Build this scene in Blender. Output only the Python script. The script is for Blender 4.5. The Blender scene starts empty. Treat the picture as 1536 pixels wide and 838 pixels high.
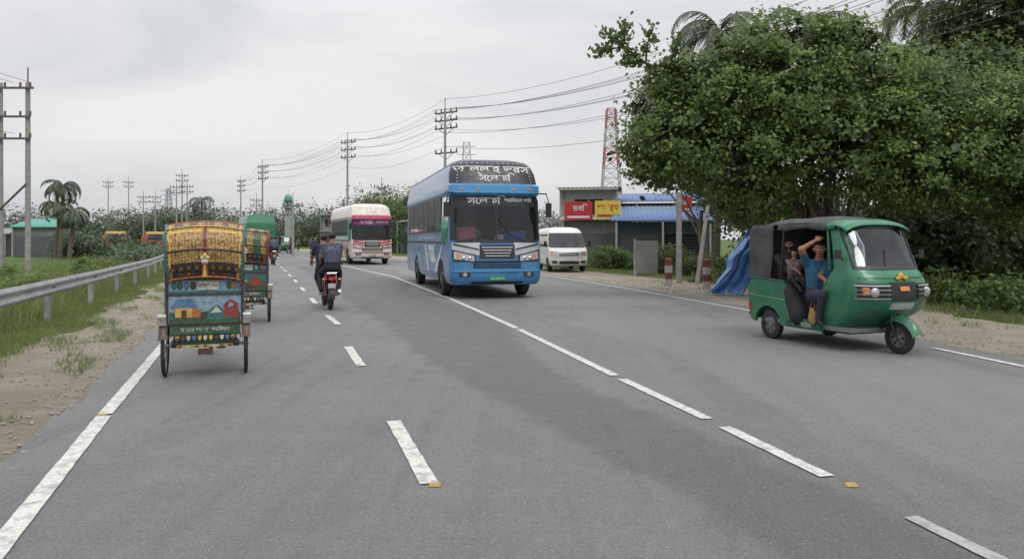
import bpy, bmesh, math, random
import numpy as np
from mathutils import Vector, Matrix
random.seed(7); rng=np.random.default_rng(7)
D=bpy.data; C=bpy.context; S=C.scene
def link(o): S.collection.objects.link(o); return o
def s2l(c):
    c=c/255.0
    return c/12.92 if c<=.04045 else ((c+.055)/1.055)**2.4
def rgb(r,g,b): return (s2l(r),s2l(g),s2l(b))
# ---------------------------------------------------------------- materials
def newmat(name):
    m=D.materials.new(name); m.use_nodes=True; nt=m.node_tree
    for n in list(nt.nodes): nt.nodes.remove(n)
    out=nt.nodes.new('ShaderNodeOutputMaterial')
    return m,nt,out
def mixc(nt,a,b,f,mode='MIX'):
    n=nt.nodes.new('ShaderNodeMix'); n.data_type='RGBA'; n.blend_type=mode
    for s,v in ((n.inputs[0],f),(n.inputs[6],a),(n.inputs[7],b)):
        if isinstance(v,bpy.types.NodeSocket): nt.links.new(v,s)
        elif isinstance(v,(int,float)): s.default_value=v if s.type=='VALUE' else (v,v,v,1)
        else: s.default_value=(*v[:3],1)
    return n.outputs[2]
def noise(nt,scale,detail=4,vec=None,rough=.6,dist=0):
    n=nt.nodes.new('ShaderNodeTexNoise'); n.inputs['Scale'].default_value=scale
    n.inputs['Detail'].default_value=detail; n.inputs['Roughness'].default_value=rough
    n.inputs['Distortion'].default_value=dist
    if vec is not None: nt.links.new(vec,n.inputs['Vector'])
    return n.outputs['Fac']
def ramp(nt,f,a,b,ca=0,cb=1):
    n=nt.nodes.new('ShaderNodeMapRange'); n.inputs[1].default_value=a; n.inputs[2].default_value=b
    n.inputs[3].default_value=ca; n.inputs[4].default_value=cb; nt.links.new(f,n.inputs[0]); return n.outputs[0]
def mth(nt,op,a,b):
    n=nt.nodes.new('ShaderNodeMath'); n.operation=op
    for i,v in enumerate((a,b)):
        if isinstance(v,bpy.types.NodeSocket): nt.links.new(v,n.inputs[i])
        else: n.inputs[i].default_value=v
    return n.outputs[0]
def mul(nt,s,k): return mth(nt,'MULTIPLY',s,k)
def objco(nt,scale=(1,1,1),rotz=0):
    t=nt.nodes.new('ShaderNodeTexCoord'); m=nt.nodes.new('ShaderNodeMapping')
    m.inputs['Scale'].default_value=scale; m.inputs['Rotation'].default_value=(0,0,rotz)
    nt.links.new(t.outputs['Object'],m.inputs[0]); return m.outputs[0]
def princ(nt,out,col,rough,metal=0,spec=.5,coat=0):
    p=nt.nodes.new('ShaderNodeBsdfPrincipled')
    if isinstance(col,bpy.types.NodeSocket): nt.links.new(col,p.inputs['Base Color'])
    else: p.inputs['Base Color'].default_value=(*col,1)
    if isinstance(rough,bpy.types.NodeSocket): nt.links.new(rough,p.inputs['Roughness'])
    else: p.inputs['Roughness'].default_value=rough
    p.inputs['Metallic'].default_value=metal
    p.inputs['Specular IOR Level'].default_value=spec
    p.inputs['Coat Weight'].default_value=coat; p.inputs['Coat Roughness'].default_value=.08
    nt.links.new(p.outputs[0],out.inputs[0]); return p
def bump(nt,p,h,strength,dist=.02):
    b=nt.nodes.new('ShaderNodeBump'); b.inputs['Strength'].default_value=strength; b.inputs['Distance'].default_value=dist
    nt.links.new(h,b.inputs['Height']); nt.links.new(b.outputs[0],p.inputs['Normal'])
_mc={}
def mat(name,c,rough=.55,metal=0,var=.15,scale=5,bmp=0,bs=40,coat=0,c2=None,spec=.5,dirt=0):
    if name in _mc: return _mc[name]
    m,nt,out=newmat(name); v=objco(nt)
    f=ramp(nt,noise(nt,scale,5,v),.3,.7)
    a=tuple(x*(1-var) for x in c); b=c2 if c2 else tuple(min(1,x*(1+var)) for x in c)
    col=mixc(nt,a,b,f)
    if dirt:
        sep=nt.nodes.new('ShaderNodeSeparateXYZ'); nt.links.new(v,sep.inputs[0])
        g=ramp(nt,sep.outputs[2],.2,1.1,1,.2)
        col=mixc(nt,col,rgb(112,102,88),mth(nt,'MULTIPLY',g,ramp(nt,noise(nt,7,6,v,.7),.35,.7,0,dirt)))
    r=ramp(nt,noise(nt,scale*2,3,v),.3,.7,max(0.02,rough-.08),min(1,rough+.1))
    p=princ(nt,out,col,r,metal,spec,coat)
    if bmp: bump(nt,p,noise(nt,bs,4,v),bmp)
    _mc[name]=m; return m
def glassmat(name,tint,trans=.8):
    if name in _mc: return _mc[name]
    m,nt,out=newmat(name)
    t=nt.nodes.new('ShaderNodeBsdfTransparent'); t.inputs[0].default_value=(tint[0],tint[1],tint[2],1)
    g=nt.nodes.new('ShaderNodeBsdfGlossy'); g.inputs['Roughness'].default_value=.04; g.inputs[0].default_value=(.9,.93,.95,1)
    d=nt.nodes.new('ShaderNodeBsdfDiffuse'); d.inputs[0].default_value=(.10,.10,.10,1) if trans>.5 else (.03,.035,.04,1)
    m1=nt.nodes.new('ShaderNodeMixShader'); m1.inputs[0].default_value=trans
    nt.links.new(d.outputs[0],m1.inputs[1]); nt.links.new(t.outputs[0],m1.inputs[2])
    fr=nt.nodes.new('ShaderNodeFresnel'); fr.inputs[0].default_value=1.55
    m2=nt.nodes.new('ShaderNodeMixShader'); nt.links.new(fr.outputs[0],m2.inputs[0])
    nt.links.new(m1.outputs[0],m2.inputs[1]); nt.links.new(g.outputs[0],m2.inputs[2])
    nt.links.new(m2.outputs[0],out.inputs[0]); _mc[name]=m; return m
def leafmat(name,dark,light,trans=.3,yellow=None):
    if name in _mc: return _mc[name]
    m,nt,out=newmat(name)
    at=nt.nodes.new('ShaderNodeAttribute'); at.attribute_name='tint'
    ge=nt.nodes.new('ShaderNodeNewGeometry')
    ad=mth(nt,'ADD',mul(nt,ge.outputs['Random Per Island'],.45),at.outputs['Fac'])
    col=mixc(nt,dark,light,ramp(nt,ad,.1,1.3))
    if yellow: col=mixc(nt,col,yellow,ramp(nt,ge.outputs['Random Per Island'],.955,.965))
    p=princ(nt,out,col,.45,0,.35)
    tr=nt.nodes.new('ShaderNodeBsdfTranslucent')
    nt.links.new(mixc(nt,col,(1.0,1.0,.4),.12),tr.inputs[0])
    mx=nt.nodes.new('ShaderNodeMixShader'); mx.inputs[0].default_value=trans
    nt.links.new(p.outputs[0],mx.inputs[1]); nt.links.new(tr.outputs[0],mx.inputs[2]); nt.links.new(mx.outputs[0],out.inputs[0])
    _mc[name]=m; return m
# ---------------------------------------------------------------- mesh builder
def basis(d):
    d=Vector(d).normalized(); u=Vector((0,0,1)) if abs(d.z)<.9 else Vector((1,0,0))
    a=d.cross(u).normalized(); b=a.cross(d).normalized(); return a,b
class MB:
    def __init__(s): s.v=[];s.f=[];s.mi=[];s.mats=[]
    def idx(s,m):
        if m not in s.mats: s.mats.append(m)
        return s.mats.index(m)
    def add(s,vs,fs,m):
        o=len(s.v); s.v+= [tuple(v) for v in vs]; k=None if callable(m) else s.idx(m)
        for i,f in enumerate(fs):
            s.f.append(tuple(o+j for j in f)); s.mi.append(s.idx(m(i)) if k is None else k)
    def box(s,c,d,m,rot=None,taper=1):
        x,y,z=[q/2 for q in d]; vs=[]
        for sz in(-1,1):
            t=taper if sz>0 else 1
            for sx,sy in((-1,-1),(1,-1),(1,1),(-1,1)): vs.append(Vector((sx*x*t,sy*y*t,sz*z)))
        if rot is not None:
            R=Matrix.Rotation(rot[2],3,'Z')@Matrix.Rotation(rot[1],3,'Y')@Matrix.Rotation(rot[0],3,'X'); vs=[R@v for v in vs]
        vs=[v+Vector(c) for v in vs]
        s.add(vs,[(3,2,1,0),(4,5,6,7),(0,1,5,4),(1,2,6,5),(2,3,7,6),(3,0,4,7)],m)
    def cyl(s,p0,p1,r0,m,r1=None,n=12,cap=True):
        p0=Vector(p0);p1=Vector(p1); r1=r0 if r1 is None else r1
        if (p1-p0).length<1e-6: return
        a,b=basis(p1-p0); vs=[]
        for p,r in((p0,r0),(p1,r1)):
            for i in range(n):
                t=2*math.pi*i/n; vs.append(p+a*math.cos(t)*r+b*math.sin(t)*r)
        fs=[(i,(i+1)%n,n+(i+1)%n,n+i) for i in range(n)]
        if cap: fs+=[tuple(range(n))[::-1],tuple(range(n,2*n))]
        s.add(vs,fs,m)
    def tube(s,pts,r,m,n=8):
        pts=[Vector(p) for p in pts]; rs=r if isinstance(r,(list,tuple)) else [r]*len(pts); vs=[]
        for i,p in enumerate(pts):
            d=(pts[min(i+1,len(pts)-1)]-pts[max(i-1,0)]); a,b=basis(d)
            for k in range(n):
                t=2*math.pi*k/n; vs.append(p+a*math.cos(t)*rs[i]+b*math.sin(t)*rs[i])
        fs=[]
        for i in range(len(pts)-1):
            for k in range(n): fs.append((i*n+k,i*n+(k+1)%n,(i+1)*n+(k+1)%n,(i+1)*n+k))
        fs+=[tuple(range(n))[::-1],tuple(range((len(pts)-1)*n,len(pts)*n))]
        s.add(vs,fs,m)
    def sph(s,c,r,m,nu=14,nv=9,fn=None):
        if isinstance(r,(int,float)): r=(r,r,r)
        vs=[];fs=[]
        for j in range(nv+1):
            ph=math.pi*j/nv
            for i in range(nu):
                t=2*math.pi*i/nu
                p=Vector((math.sin(ph)*math.cos(t)*r[0],math.sin(ph)*math.sin(t)*r[1],math.cos(ph)*r[2]))
                if fn: p=fn(p)
                vs.append(p+Vector(c))
        for j in range(nv):
            for i in range(nu): fs.append((j*nu+i,(j+1)*nu+i,(j+1)*nu+(i+1)%nu,j*nu+(i+1)%nu))
        s.add(vs,fs,m)
    def grid(s,fn,nu,nv,m,closeu=False):
        vs=[fn(i/nu,j/nv) for j in range(nv+1) for i in range(nu+1)]
        fs=[(j*(nu+1)+i,j*(nu+1)+i+1,(j+1)*(nu+1)+i+1,(j+1)*(nu+1)+i) for j in range(nv) for i in range(nu)]
        if callable(m): s.add(vs,fs,lambda k:m((k%nu+.5)/nu,(k//nu+.5)/nv))
        else: s.add(vs,fs,m)
    def ext(s,poly,x0,x1,m,ax='x'):
        n=len(poly)
        def P(a,b,t): return {'x':(t,a,b),'y':(a,t,b),'z':(a,b,t)}[ax]
        vs=[P(a,b,x0) for a,b in poly]+[P(a,b,x1) for a,b in poly]
        s.add(vs,[tuple(range(n)),tuple(range(n,2*n))[::-1]]+[(i,(i+1)%n,n+(i+1)%n,n+i) for i in range(n)],m)
    def torus(s,c,ax,R,r,m,n=32,k=8,a0=0,a1=2*math.pi):
        c=Vector(c); a,b=basis(ax); ax=Vector(ax).normalized()
        def fn(u,v):
            t=a0+(a1-a0)*u; q=2*math.pi*v
            d=a*math.cos(t)+b*math.sin(t)
            return c+d*(R+r*math.cos(q))+ax*r*math.sin(q)
        s.grid(fn,n,k,m)
    def obj(s,name,parent=None,smooth=40,bevel=0,loc=None,seg=2):
        me=D.meshes.new(name); me.from_pydata(s.v,[],s.f)
        for m in s.mats: me.materials.append(m)
        me.polygons.foreach_set('material_index',s.mi)
        bm=bmesh.new(); bm.from_mesh(me)
        bmesh.ops.remove_doubles(bm,verts=bm.verts,dist=1e-5)
        bmesh.ops.recalc_face_normals(bm,faces=bm.faces); bm.to_mesh(me); bm.free()
        if smooth:
            me.polygons.foreach_set('use_smooth',[True]*len(me.polygons)); me.set_sharp_from_angle(angle=math.radians(smooth))
        o=D.objects.new(name,me); link(o)
        if parent: o.parent=parent
        if loc: o.location=loc
        if bevel:
            b=o.modifiers.new('b','BEVEL'); b.width=bevel; b.segments=seg; b.limit_method='ANGLE'; b.angle_limit=math.radians(45)
        return o
def root(name,loc=(0,0,0),head=None):
    o=D.objects.new(name,None); o.empty_display_size=.3; link(o); o.location=loc
    if head: o.rotation_euler=(0,0,math.atan2(-head[0],head[1]))
    return o
# ---------------------------------------------------------------- common mats
RUB=mat('rubber',(.018,.018,.019),.8,bmp=.2,c2=(.04,.038,.035)); BLK=mat('black_plastic',(.02,.02,.022),.45)
STEEL=mat('steel',(.35,.35,.36),.4,1,.15); CHR=mat('chrome',(.6,.6,.62),.18,1,.05)
RIM=mat('rim_grey',(.16,.16,.165),.55,.4,dirt=.5); WHT=mat('white_paint_body',(.70,.70,.68),.35,coat=.3,var=.05,dirt=.35)
DARK=mat('dark_interior',(.015,.015,.017),.8); DGL=glassmat('dark_glass',(.15,.17,.18),.25)
CGL=glassmat('clear_glass',(.80,.86,.86),.90); CONC=mat('concrete',(.32,.31,.29),.85,bmp=.4,bs=20,c2=(.42,.41,.38))
LAMP=mat('lamp_lens',(.42,.43,.43),.1,.4,.2,coat=1); AMB=mat('amber_lens',(.60,.20,.03),.2,coat=1); REDL=mat('red_lens',(.45,.02,.02),.2,coat=1)
def wheel(mb,c,R,w,hub=None,n=28):
    c=Vector(c); prof=[(-w/2,R*.62),(-w/2,R*.9),(-w*.38,R),(w*.38,R),(w/2,R*.9),(w/2,R*.62)]
    def fn(u,v):
        k=v*5; i=min(4,int(k)); t=k-i
        x=prof[i][0]*(1-t)+prof[i+1][0]*t; r=prof[i][1]*(1-t)+prof[i+1][1]*t
        a=2*math.pi*u; return (c.x+x,c.y+r*math.cos(a),c.z+r*math.sin(a))
    mb.grid(fn,n,5,RUB)
    hub=hub or RIM
    for sx in(-1,1):
        mb.cyl(c+Vector((sx*w*.30,0,0)),c+Vector((sx*w*.34,0,0)),R*.63,hub,n=n)
        mb.cyl(c+Vector((sx*w*.34,0,0)),c+Vector((sx*w*.5,0,0)),R*.25,hub,R*.18,n=14)
        for k in range(6):
            a=k*math.pi/3; q=c+Vector((sx*w*.345,math.cos(a)*R*.42,math.sin(a)*R*.42))
            mb.cyl(q,q+Vector((sx*.006,0,0)),R*.08,DARK,n=8)
def textmesh(t,size):
    cu=D.curves.new('t','FONT'); cu.body=t; cu.size=size; cu.align_x='CENTER'; cu.align_y='CENTER'; cu.resolution_u=3; cu.offset=size*.012
    o=D.objects.new('t',cu); link(o); dg=C.evaluated_depsgraph_get(); dg.update()
    me=D.meshes.new_from_object(o.evaluated_get(dg))
    vs=[v.co.copy() for v in me.vertices]; fs=[tuple(p.vertices) for p in me.polygons]
    D.objects.remove(o); D.meshes.remove(me); return vs,fs
# shell made of plan outlines stacked in z. level=(z,hw,yf,d,yb)
class Shell:
    def __init__(s,levels,n=2.8,arc=28,side=6): s.L=levels;s.n=n;s.arc=arc;s.side=side
    def at(s,z):
        L=s.L
        if z<=L[0][0]: return L[0]
        for a,b in zip(L,L[1:]):
            if z<=b[0]:
                t=(z-a[0])/(b[0]-a[0]); return tuple(p*(1-t)+q*t for p,q in zip(a,b))
        return L[-1]
    def fy(s,x,z):
        _,hw,yf,d,yb=s.at(z); q=min(.9995,abs(x)/hw); return yf-d+d*(1-q**s.n)**(1/s.n)
    def ring(s,lv):
        z,hw,yf,d,yb=lv; P=[]
        for i in range(s.side): P.append((hw,yb+(yf-d-yb)*i/s.side,z))
        for i in range(s.arc+1):
            t=math.pi*i/s.arc; c=math.cos(t); P.append((hw*math.copysign(abs(c)**(2/s.n),c),yf-d+d*abs(math.sin(t))**(2/s.n),z))
        for i in range(s.side): P.append((-hw,yf-d+(yb-(yf-d))*(i+1)/s.side,z))
        return P
    def build(s,mb,mf,close=True,cap=True):
        R=[s.ring(l) for l in s.L]; n=len(R[0])
        vs=[p for r in R for p in r]; fs=[];ms=[]
        for j in range(len(R)-1):
            for i in range(n if close else n-1):
                k=(i+1)%n; fs.append((j*n+i,j*n+k,(j+1)*n+k,(j+1)*n+i))
                x=(R[j][i][0]+R[j][k][0])/2; y=(R[j][i][1]+R[j][k][1])/2
                ms.append(mf(j,x/s.L[j][1],y,s.side<=i<s.side+s.arc))
        if cap: fs.append(tuple(range((len(R)-1)*n,len(R)*n))); ms.append(mf(len(R)-2,0,0,False))
        mb.add(vs,fs,lambda i:ms[i])
    def strip(s,mb,x0,x1,zl,zh,off,m,n=10,nz=2):
        f0=zl if callable(zl) else (lambda x:zl); f1=zh if callable(zh) else (lambda x:zh)
        def P(u,v,o=off):
            x=x0+(x1-x0)*u; z=f0(x)*(1-v)+f1(x)*v; return (x,s.fy(x,z)+o,z)
        mb.grid(P,n,nz,m)
        for v in(0,1): mb.grid(lambda u,w:P(u,v,off*(1-w)-.004*w),n,1,m)
        for u in(0,1): mb.grid(lambda v,w:P(u,v,off*(1-w)-.004*w),nz,1,m)
    def text(s,mb,t,size,x,z,off,m,sx=1):
        vs,fs=textmesh(t,size); o=[]
        for v in vs:
            X=x-v.x*sx; Z=z+v.y; o.append((X,s.fy(X,Z)+off,Z))
        mb.add(o,fs,m)
    def side_poly(s,mb,pts,sg,off,m):
        mb.add([(sg*(s.at(z)[1]+off),y,z) for y,z in pts],[tuple(range(len(pts)))],m)
    def side_text(s,mb,t,size,y,z,sg,off,m):
        vs,fs=textmesh(t,size); mb.add([(sg*(s.at(z+v.y)[1]+off),y+sg*v.x,z+v.y) for v in vs],fs,m)
# ---------------------------------------------------------------- people
SK=mat('skin',rgb(150,102,76),.5,var=.08,scale=20); HAIR=mat('hair',(.012,.01,.009),.5,bmp=.5,bs=120)
EYEW=mat('eye_white',(.6,.58,.55),.3); LIP=mat('lips',rgb(110,60,52),.5)
def ik(a,b,l1,l2,pole):
    a=Vector(a);b=Vector(b);d=b-a;L=min(d.length,(l1+l2)*.999);dn=d.normalized()
    x=(l1*l1-l2*l2+L*L)/(2*L); h=math.sqrt(max(0,l1*l1-x*x)); p=Vector(pole); p=(p-dn*p.dot(dn)).normalized()
    return a+dn*x+p*h, a+dn*L
def capsule(mb,p0,p1,r0,r1,m):
    mb.cyl(p0,p1,r0,m,r1,n=14); mb.sph(p0,r0,m,12,8); mb.sph(p1,r1,m,12,8)
def hand(mb,w,d,nrm,m,curl=.6,k=1,side=1):
    w=Vector(w);d=Vector(d).normalized();nrm=Vector(nrm);nrm=(nrm-d*nrm.dot(d)).normalized();s=d.cross(nrm)*side
    def palm(u,v):
        a=2*math.pi*u; t=v; wd=.036+.008*math.sin(t*2.5); c=w+d*(.095*t-.01)*k
        e=1 if 0<t<1 else .5
        return c+s*math.cos(a)*wd*k*e+nrm*math.sin(a)*.014*k*e
    mb.grid(palm,12,5,m)
    for i,(o,l) in enumerate(((-.030,.062),(-.010,.076),(.010,.080),(.030,.070))):
        p=w+(d*.083+s*o)*k; d1=(d*math.cos(curl)+nrm*math.sin(curl)); d2=(d*math.cos(curl*2.1)+nrm*math.sin(curl*2.1))
        q=p+d1*l*.5*k; r=q+d2*l*.55*k; mb.tube([p-d*.01*k,q,r],[.0095*k,.009*k,.007*k],m,7)
    p=w+(d*.03+s*.034)*k; q=p+(d*.6+s*.7+nrm*.3).normalized()*.036*k; r=q+(d*.9+s*.1+nrm*.4).normalized()*.032*k
    mb.tube([p-s*.012*k,q,r],[.013*k,.011*k,.008*k],m,7)
def person(name,R,P,yaw=0,lean=5,wr=None,an=None,H=1.68,top=None,bot=None,shoe=None,hyaw=0,hpitch=0,epole=None,kpole=None,
           sleeve='short',vox=.017,hair='short',gown=False,scarf=None,hat=None,hnd=None,skin=None,toes=None):
    ro=root(name); ro.location=R.location; ro.rotation_euler=R.rotation_euler
    skin=skin or SK; shoe=shoe or BLK
    ya=math.radians(yaw); f=Vector((-math.sin(ya),math.cos(ya),0)); r=Vector((math.cos(ya),math.sin(ya),0)); up=Vector((0,0,1))
    la=math.radians(lean); t=up*math.cos(la)+f*math.sin(la)
    P=Vector(P); chest=P+t*.22*H; nb=P+t*.325*H; k=H/1.7
    hy=math.radians(hyaw); hf0=(f*math.cos(hy)+(-r)*math.sin(hy)); hr=(r*math.cos(hy)+f*math.sin(hy)); hp=math.radians(hpitch)
    hf=hf0*math.cos(hp)-up*math.sin(hp); hu=up*math.cos(hp)+hf0*math.sin(hp)
    hc=nb+up*.085*H*.95+t*.02+f*.02
    prims=[]; A=prims.append
    pad=1.12 if not gown else 1.25
    for sg in(-1,1):
        A((P+r*sg*.04*H,P+t*.09*H+r*sg*.035*H,.075*H*1.0,.07*H,'bot'))
        A((P+t*.09*H+r*sg*.035*H,chest+r*sg*.045*H,.072*H,.074*H,'top'))
        A((chest+r*sg*.045*H,nb+r*sg*.07*H-t*.03*H,.072*H,.045*H,'top'))
    A((nb-t*.03*H,hc-hu*.03*H,.040*H,.031*H,'neck'))
    wrs=[];ans=[]
    for i,sg in enumerate((1,-1)):
        sh=P+t*.300*H+r*sg*.108*H
        w=wr[i] if wr else sh-up*.3*H+f*.05
        pole=(epole[i] if epole else (-up*.6-f*.5+r*sg*.4))
        el,w2=ik(sh,w,.165*H,.150*H,pole); wrs.append((w2,(w2-el).normalized()))
        A((sh,el,.036*H*pad,.028*H*pad,'arm'))
        A((el,w2,.026*H*(1.3 if sleeve=='long' else 1),.0165*H*(1.3 if sleeve=='long' else 1),'fore'))
        hip=P+r*sg*.055*H
        a=an[i] if an else hip-up*.48*H
        kp=(kpole[i] if kpole else f)
        kn,a2=ik(hip,a,.245*H,.240*H,kp); ans.append((a2,kn))
        A((hip,kn,.056*H*pad,.037*H*pad,'bot'))
        A((kn,a2,.035*H*pad,.024*H*pad,'bot'))
        ft=(toes[i].normalized() if toes else f)
        A((a2-ft*.03*k-up*.035*k,a2+ft*.13*k-up*.05*k,.032*k,.026*k,'shoe'))
        if gown:
            A((P,kn,.11*H,.08*H,'bot')); A((kn,a2,.085*H,.10*H,'bot'))
    hh=.068*H
    A((hc+hu*.25*hh-hf*.12*hh,hc+hu*.2*hh+hf*.10*hh,.72*hh,.66*hh,'head'))
    A((hc-hu*.35*hh+hf*.15*hh,hc-hu*.72*hh+hf*.42*hh,.52*hh,.30*hh,'head'))
    A((hc+hu*.05*hh+hf*.72*hh,hc-hu*.20*hh+hf*.93*hh,.10*hh,.14*hh,'head'))
    for sg in(-1,1): A((hc+hr*sg*.74*hh+hu*.12*hh,hc+hr*sg*.72*hh-hu*.15*hh,.15*hh,.10*hh,'head'))
    if scarf:
        A((hc+hu*.3*hh-hf*.35*hh,hc-hu*.9*hh-hf*.15*hh,.95*hh,.85*hh,'scarf'))
        A((hc-hu*.9*hh,nb-t*.05*H,.62*hh,1.5*hh,'scarf'))
    mb=MB()
    for p0,p1,r0,r1,l in prims: capsule(mb,p0,p1,r0,r1,BLK)
    me=D.meshes.new('tmp'); me.from_pydata(mb.v,[],mb.f); o=D.objects.new('tmp',me); link(o)
    md=o.modifiers.new('r','REMESH'); md.mode='VOXEL'; md.voxel_size=vox; md.use_smooth_shade=True
    sm=o.modifiers.new('s','SMOOTH'); sm.factor=.5; sm.iterations=3
    dg=C.evaluated_depsgraph_get(); dg.update(); me2=D.meshes.new_from_object(o.evaluated_get(dg)); D.objects.remove(o)
    n=len(me2.polygons); ce=np.zeros(n*3); me2.polygons.foreach_get('center',ce); ce=ce.reshape(-1,3)
    best=np.full(n,1e9); lab=np.zeros(n,int); tt=np.zeros(n)
    for i,(p0,p1,r0,r1,l) in enumerate(prims):
        a=np.array(p0);b=np.array(p1);ab=b-a; q=np.clip(((ce-a)@ab)/(ab@ab+1e-9),0,1); dd=np.linalg.norm(ce-(a+q[:,None]*ab),axis=1)-(r0+(r1-r0)*q)
        mk=dd<best; best[mk]=dd[mk]; lab[mk]=i; tt[mk]=q[mk]
    mats=[skin,top,bot,shoe,HAIR,scarf or top]; idx=np.zeros(n,int)
    hfv=np.array(hf);huv=np.array(hu);hrv=np.array(hr);rel=(ce-np.array(hc))/hh
    rf=rel@hfv; ru=rel@huv; rr=np.abs(rel@hrv)
    for i in range(n):
        l=prims[lab[i]][4]
        if l=='top': idx[i]=1
        elif l=='bot': idx[i]=2
        elif l=='shoe': idx[i]=3
        elif l=='arm': idx[i]=1 if (sleeve=='long' or tt[i]<.75) else 0
        elif l=='fore': idx[i]=1 if sleeve=='long' else 0
        elif l=='scarf': idx[i]=5
        elif l=='neck': idx[i]=5 if scarf else (1 if tt[i]<.35 else 0)
        elif l=='head':
            if scarf: idx[i]=0 if (rf[i]>.25 and ru[i]<.6) else 5
            elif hair: idx[i]=4 if (ru[i]>.62 or (rf[i]<.15 and ru[i]>.15 and rr[i]<.72) or (rf[i]<-.12 and ru[i]>-.45)) else 0
    for m in mats: me2.materials.append(m)
    me2.polygons.foreach_set('material_index',idx.tolist()); me2.polygons.foreach_set('use_smooth',[True]*n); me2.name='body'
    bo=D.objects.new('body',me2); link(bo); bo.parent=ro
    mb=MB()
    for sg in(-1,1):
        e=hc+hf*.66*hh+hr*sg*.29*hh+hu*.06*hh
        mb.sph(e,.13*hh,EYEW,8,6); mb.sph(e+hf*.09*hh,.07*hh,DARK,8,6)
        mb.tube([e+hu*.24*hh-hr*.18*hh+hf*.03*hh,e+hu*.28*hh+hf*.06*hh,e+hu*.24*hh+hr*.18*hh+hf*.03*hh],.035*hh,HAIR,6)
    mb.tube([hc-hu*.50*hh+hf*.66*hh-hr*.22*hh,hc-hu*.48*hh+hf*.74*hh,hc-hu*.50*hh+hf*.66*hh+hr*.22*hh],.055*hh,LIP,6)
    for i,(w,d) in enumerate(wrs):
        dd=Vector(hnd[i][0]) if hnd and hnd[i] else d; nn=Vector(hnd[i][1]) if hnd and hnd[i] else (-up*.8+f*.2)
        hand(mb,w,dd,nn,skin,curl=(hnd[i][2] if hnd and hnd[i] else .55),k=k,side=1 if i==0 else -1)
    mb.obj('face_and_hands',ro,60)
    return ro
# ---------------------------------------------------------------- leaves
def leaves(name,pts,size,mt,tint=None,up=.35,asp=.62,parent=None,out=None):
    pts=np.asarray(pts); n=len(pts)
    nr=rng.normal(size=(n,3)); nr/=np.linalg.norm(nr,axis=1)[:,None]
    if out is not None: nr=nr*.7+out*.75
    nr[:,2]+=up; nr/=np.linalg.norm(nr,axis=1)[:,None]
    a=np.cross(nr,rng.normal(size=(n,3))); a/=np.linalg.norm(a,axis=1)[:,None]; b=np.cross(nr,a)
    sz=(size*rng.uniform(.6,1.3,n))[:,None]
    v=np.empty((n,4,3)); v[:,0]=pts-a*sz*.5; v[:,1]=pts+b*sz*.5*asp-a*sz*.08; v[:,2]=pts+a*sz*.5-nr*sz*.12; v[:,3]=pts-b*sz*.5*asp-a*sz*.08
    me=D.meshes.new(name); me.vertices.add(n*4); me.loops.add(n*4); me.polygons.add(n)
    me.vertices.foreach_set('co',v.reshape(-1)); me.loops.foreach_set('vertex_index',np.arange(n*4,dtype=np.int32))
    me.polygons.foreach_set('loop_start',np.arange(0,n*4,4,dtype=np.int32))
    at=me.attributes.new('tint','FLOAT','POINT'); tv=np.repeat(tint if tint is not None else rng.uniform(0,1,n),4); at.data.foreach_set('value',tv.astype(np.float32))
    me.materials.append(mt); me.update(calc_edges=True); me.validate()
    o=D.objects.new(name,me); link(o)
    if parent: o.parent=parent
    return o
def crown(lobes,nclus,nleaf,sig=.22,shell=.55):
    P=[];T=[];O=[]
    vol=[l[3]*l[4]+l[4]*l[5]+l[3]*l[5] for l in lobes]; tv=sum(vol)
    for l,v in zip(lobes,vol):
        c=np.array(l[:3]);r=np.array(l[3:6]); k=max(3,int(nclus*v/tv))
        d=rng.normal(size=(k,3)); d/=np.linalg.norm(d,axis=1)[:,None]
        q=shell+(1.08-shell)*rng.uniform(0,1,k)**.6
        cc=c+d*r*q[:,None]
        tn=rng.uniform(0,.75,k)*(.35+.65*(d[:,2]*.5+.5))+.15*(q>.9)  # upward and outer clusters tinted lighter: top light painted into the leaf colour
        for i in range(k):
            m=int(nleaf*rng.uniform(.5,1.5)); s=sig*rng.uniform(.7,1.4)
            P.append(cc[i]+rng.normal(size=(m,3))*np.array([s,s,s*.6])); T.append(np.full(m,tn[i])); O.append(np.repeat(d[i][None],m,0))
    return np.vstack(P),np.concatenate(T),np.vstack(O)
def grass(name,P,h,mt,w=.012):
    n=len(P); hh=h*rng.uniform(.4,1.3,n); a=rng.uniform(0,2*np.pi,n); ln=rng.normal(0,.35,(n,2))*hh[:,None]
    wv=np.stack([np.cos(a),np.sin(a),np.zeros(n)],1)*w
    v=np.empty((n,5,3)); v[:,0]=P-wv; v[:,1]=P+wv
    mid=P+np.stack([ln[:,0]*.35,ln[:,1]*.35,hh*.55],1); v[:,2]=mid+wv*.7; v[:,3]=mid-wv*.7
    v[:,4]=P+np.stack([ln[:,0],ln[:,1],hh],1)
    b=np.arange(n)*5; lp=np.stack([b,b+1,b+2,b+3,b+3,b+2,b+4],1).astype(np.int32).reshape(-1)
    ls=np.stack([np.arange(n)*7,np.arange(n)*7+4],1).reshape(-1).astype(np.int32)
    me=D.meshes.new(name); me.vertices.add(n*5); me.loops.add(n*7); me.polygons.add(n*2)
    me.vertices.foreach_set('co',v.reshape(-1)); me.loops.foreach_set('vertex_index',lp); me.polygons.foreach_set('loop_start',ls)
    cl=.5+.5*np.sin(P[:,0]*1.9+2*np.sin(P[:,1]*.7))*np.sin(P[:,1]*1.3)
    at=me.attributes.new('tint','FLOAT','POINT'); at.data.foreach_set('value',np.repeat(rng.uniform(0,.5,n)+cl*.5,5).astype(np.float32))
    me.materials.append(mt); me.update(calc_edges=True); me.validate()
    return link(D.objects.new(name,me))
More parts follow.
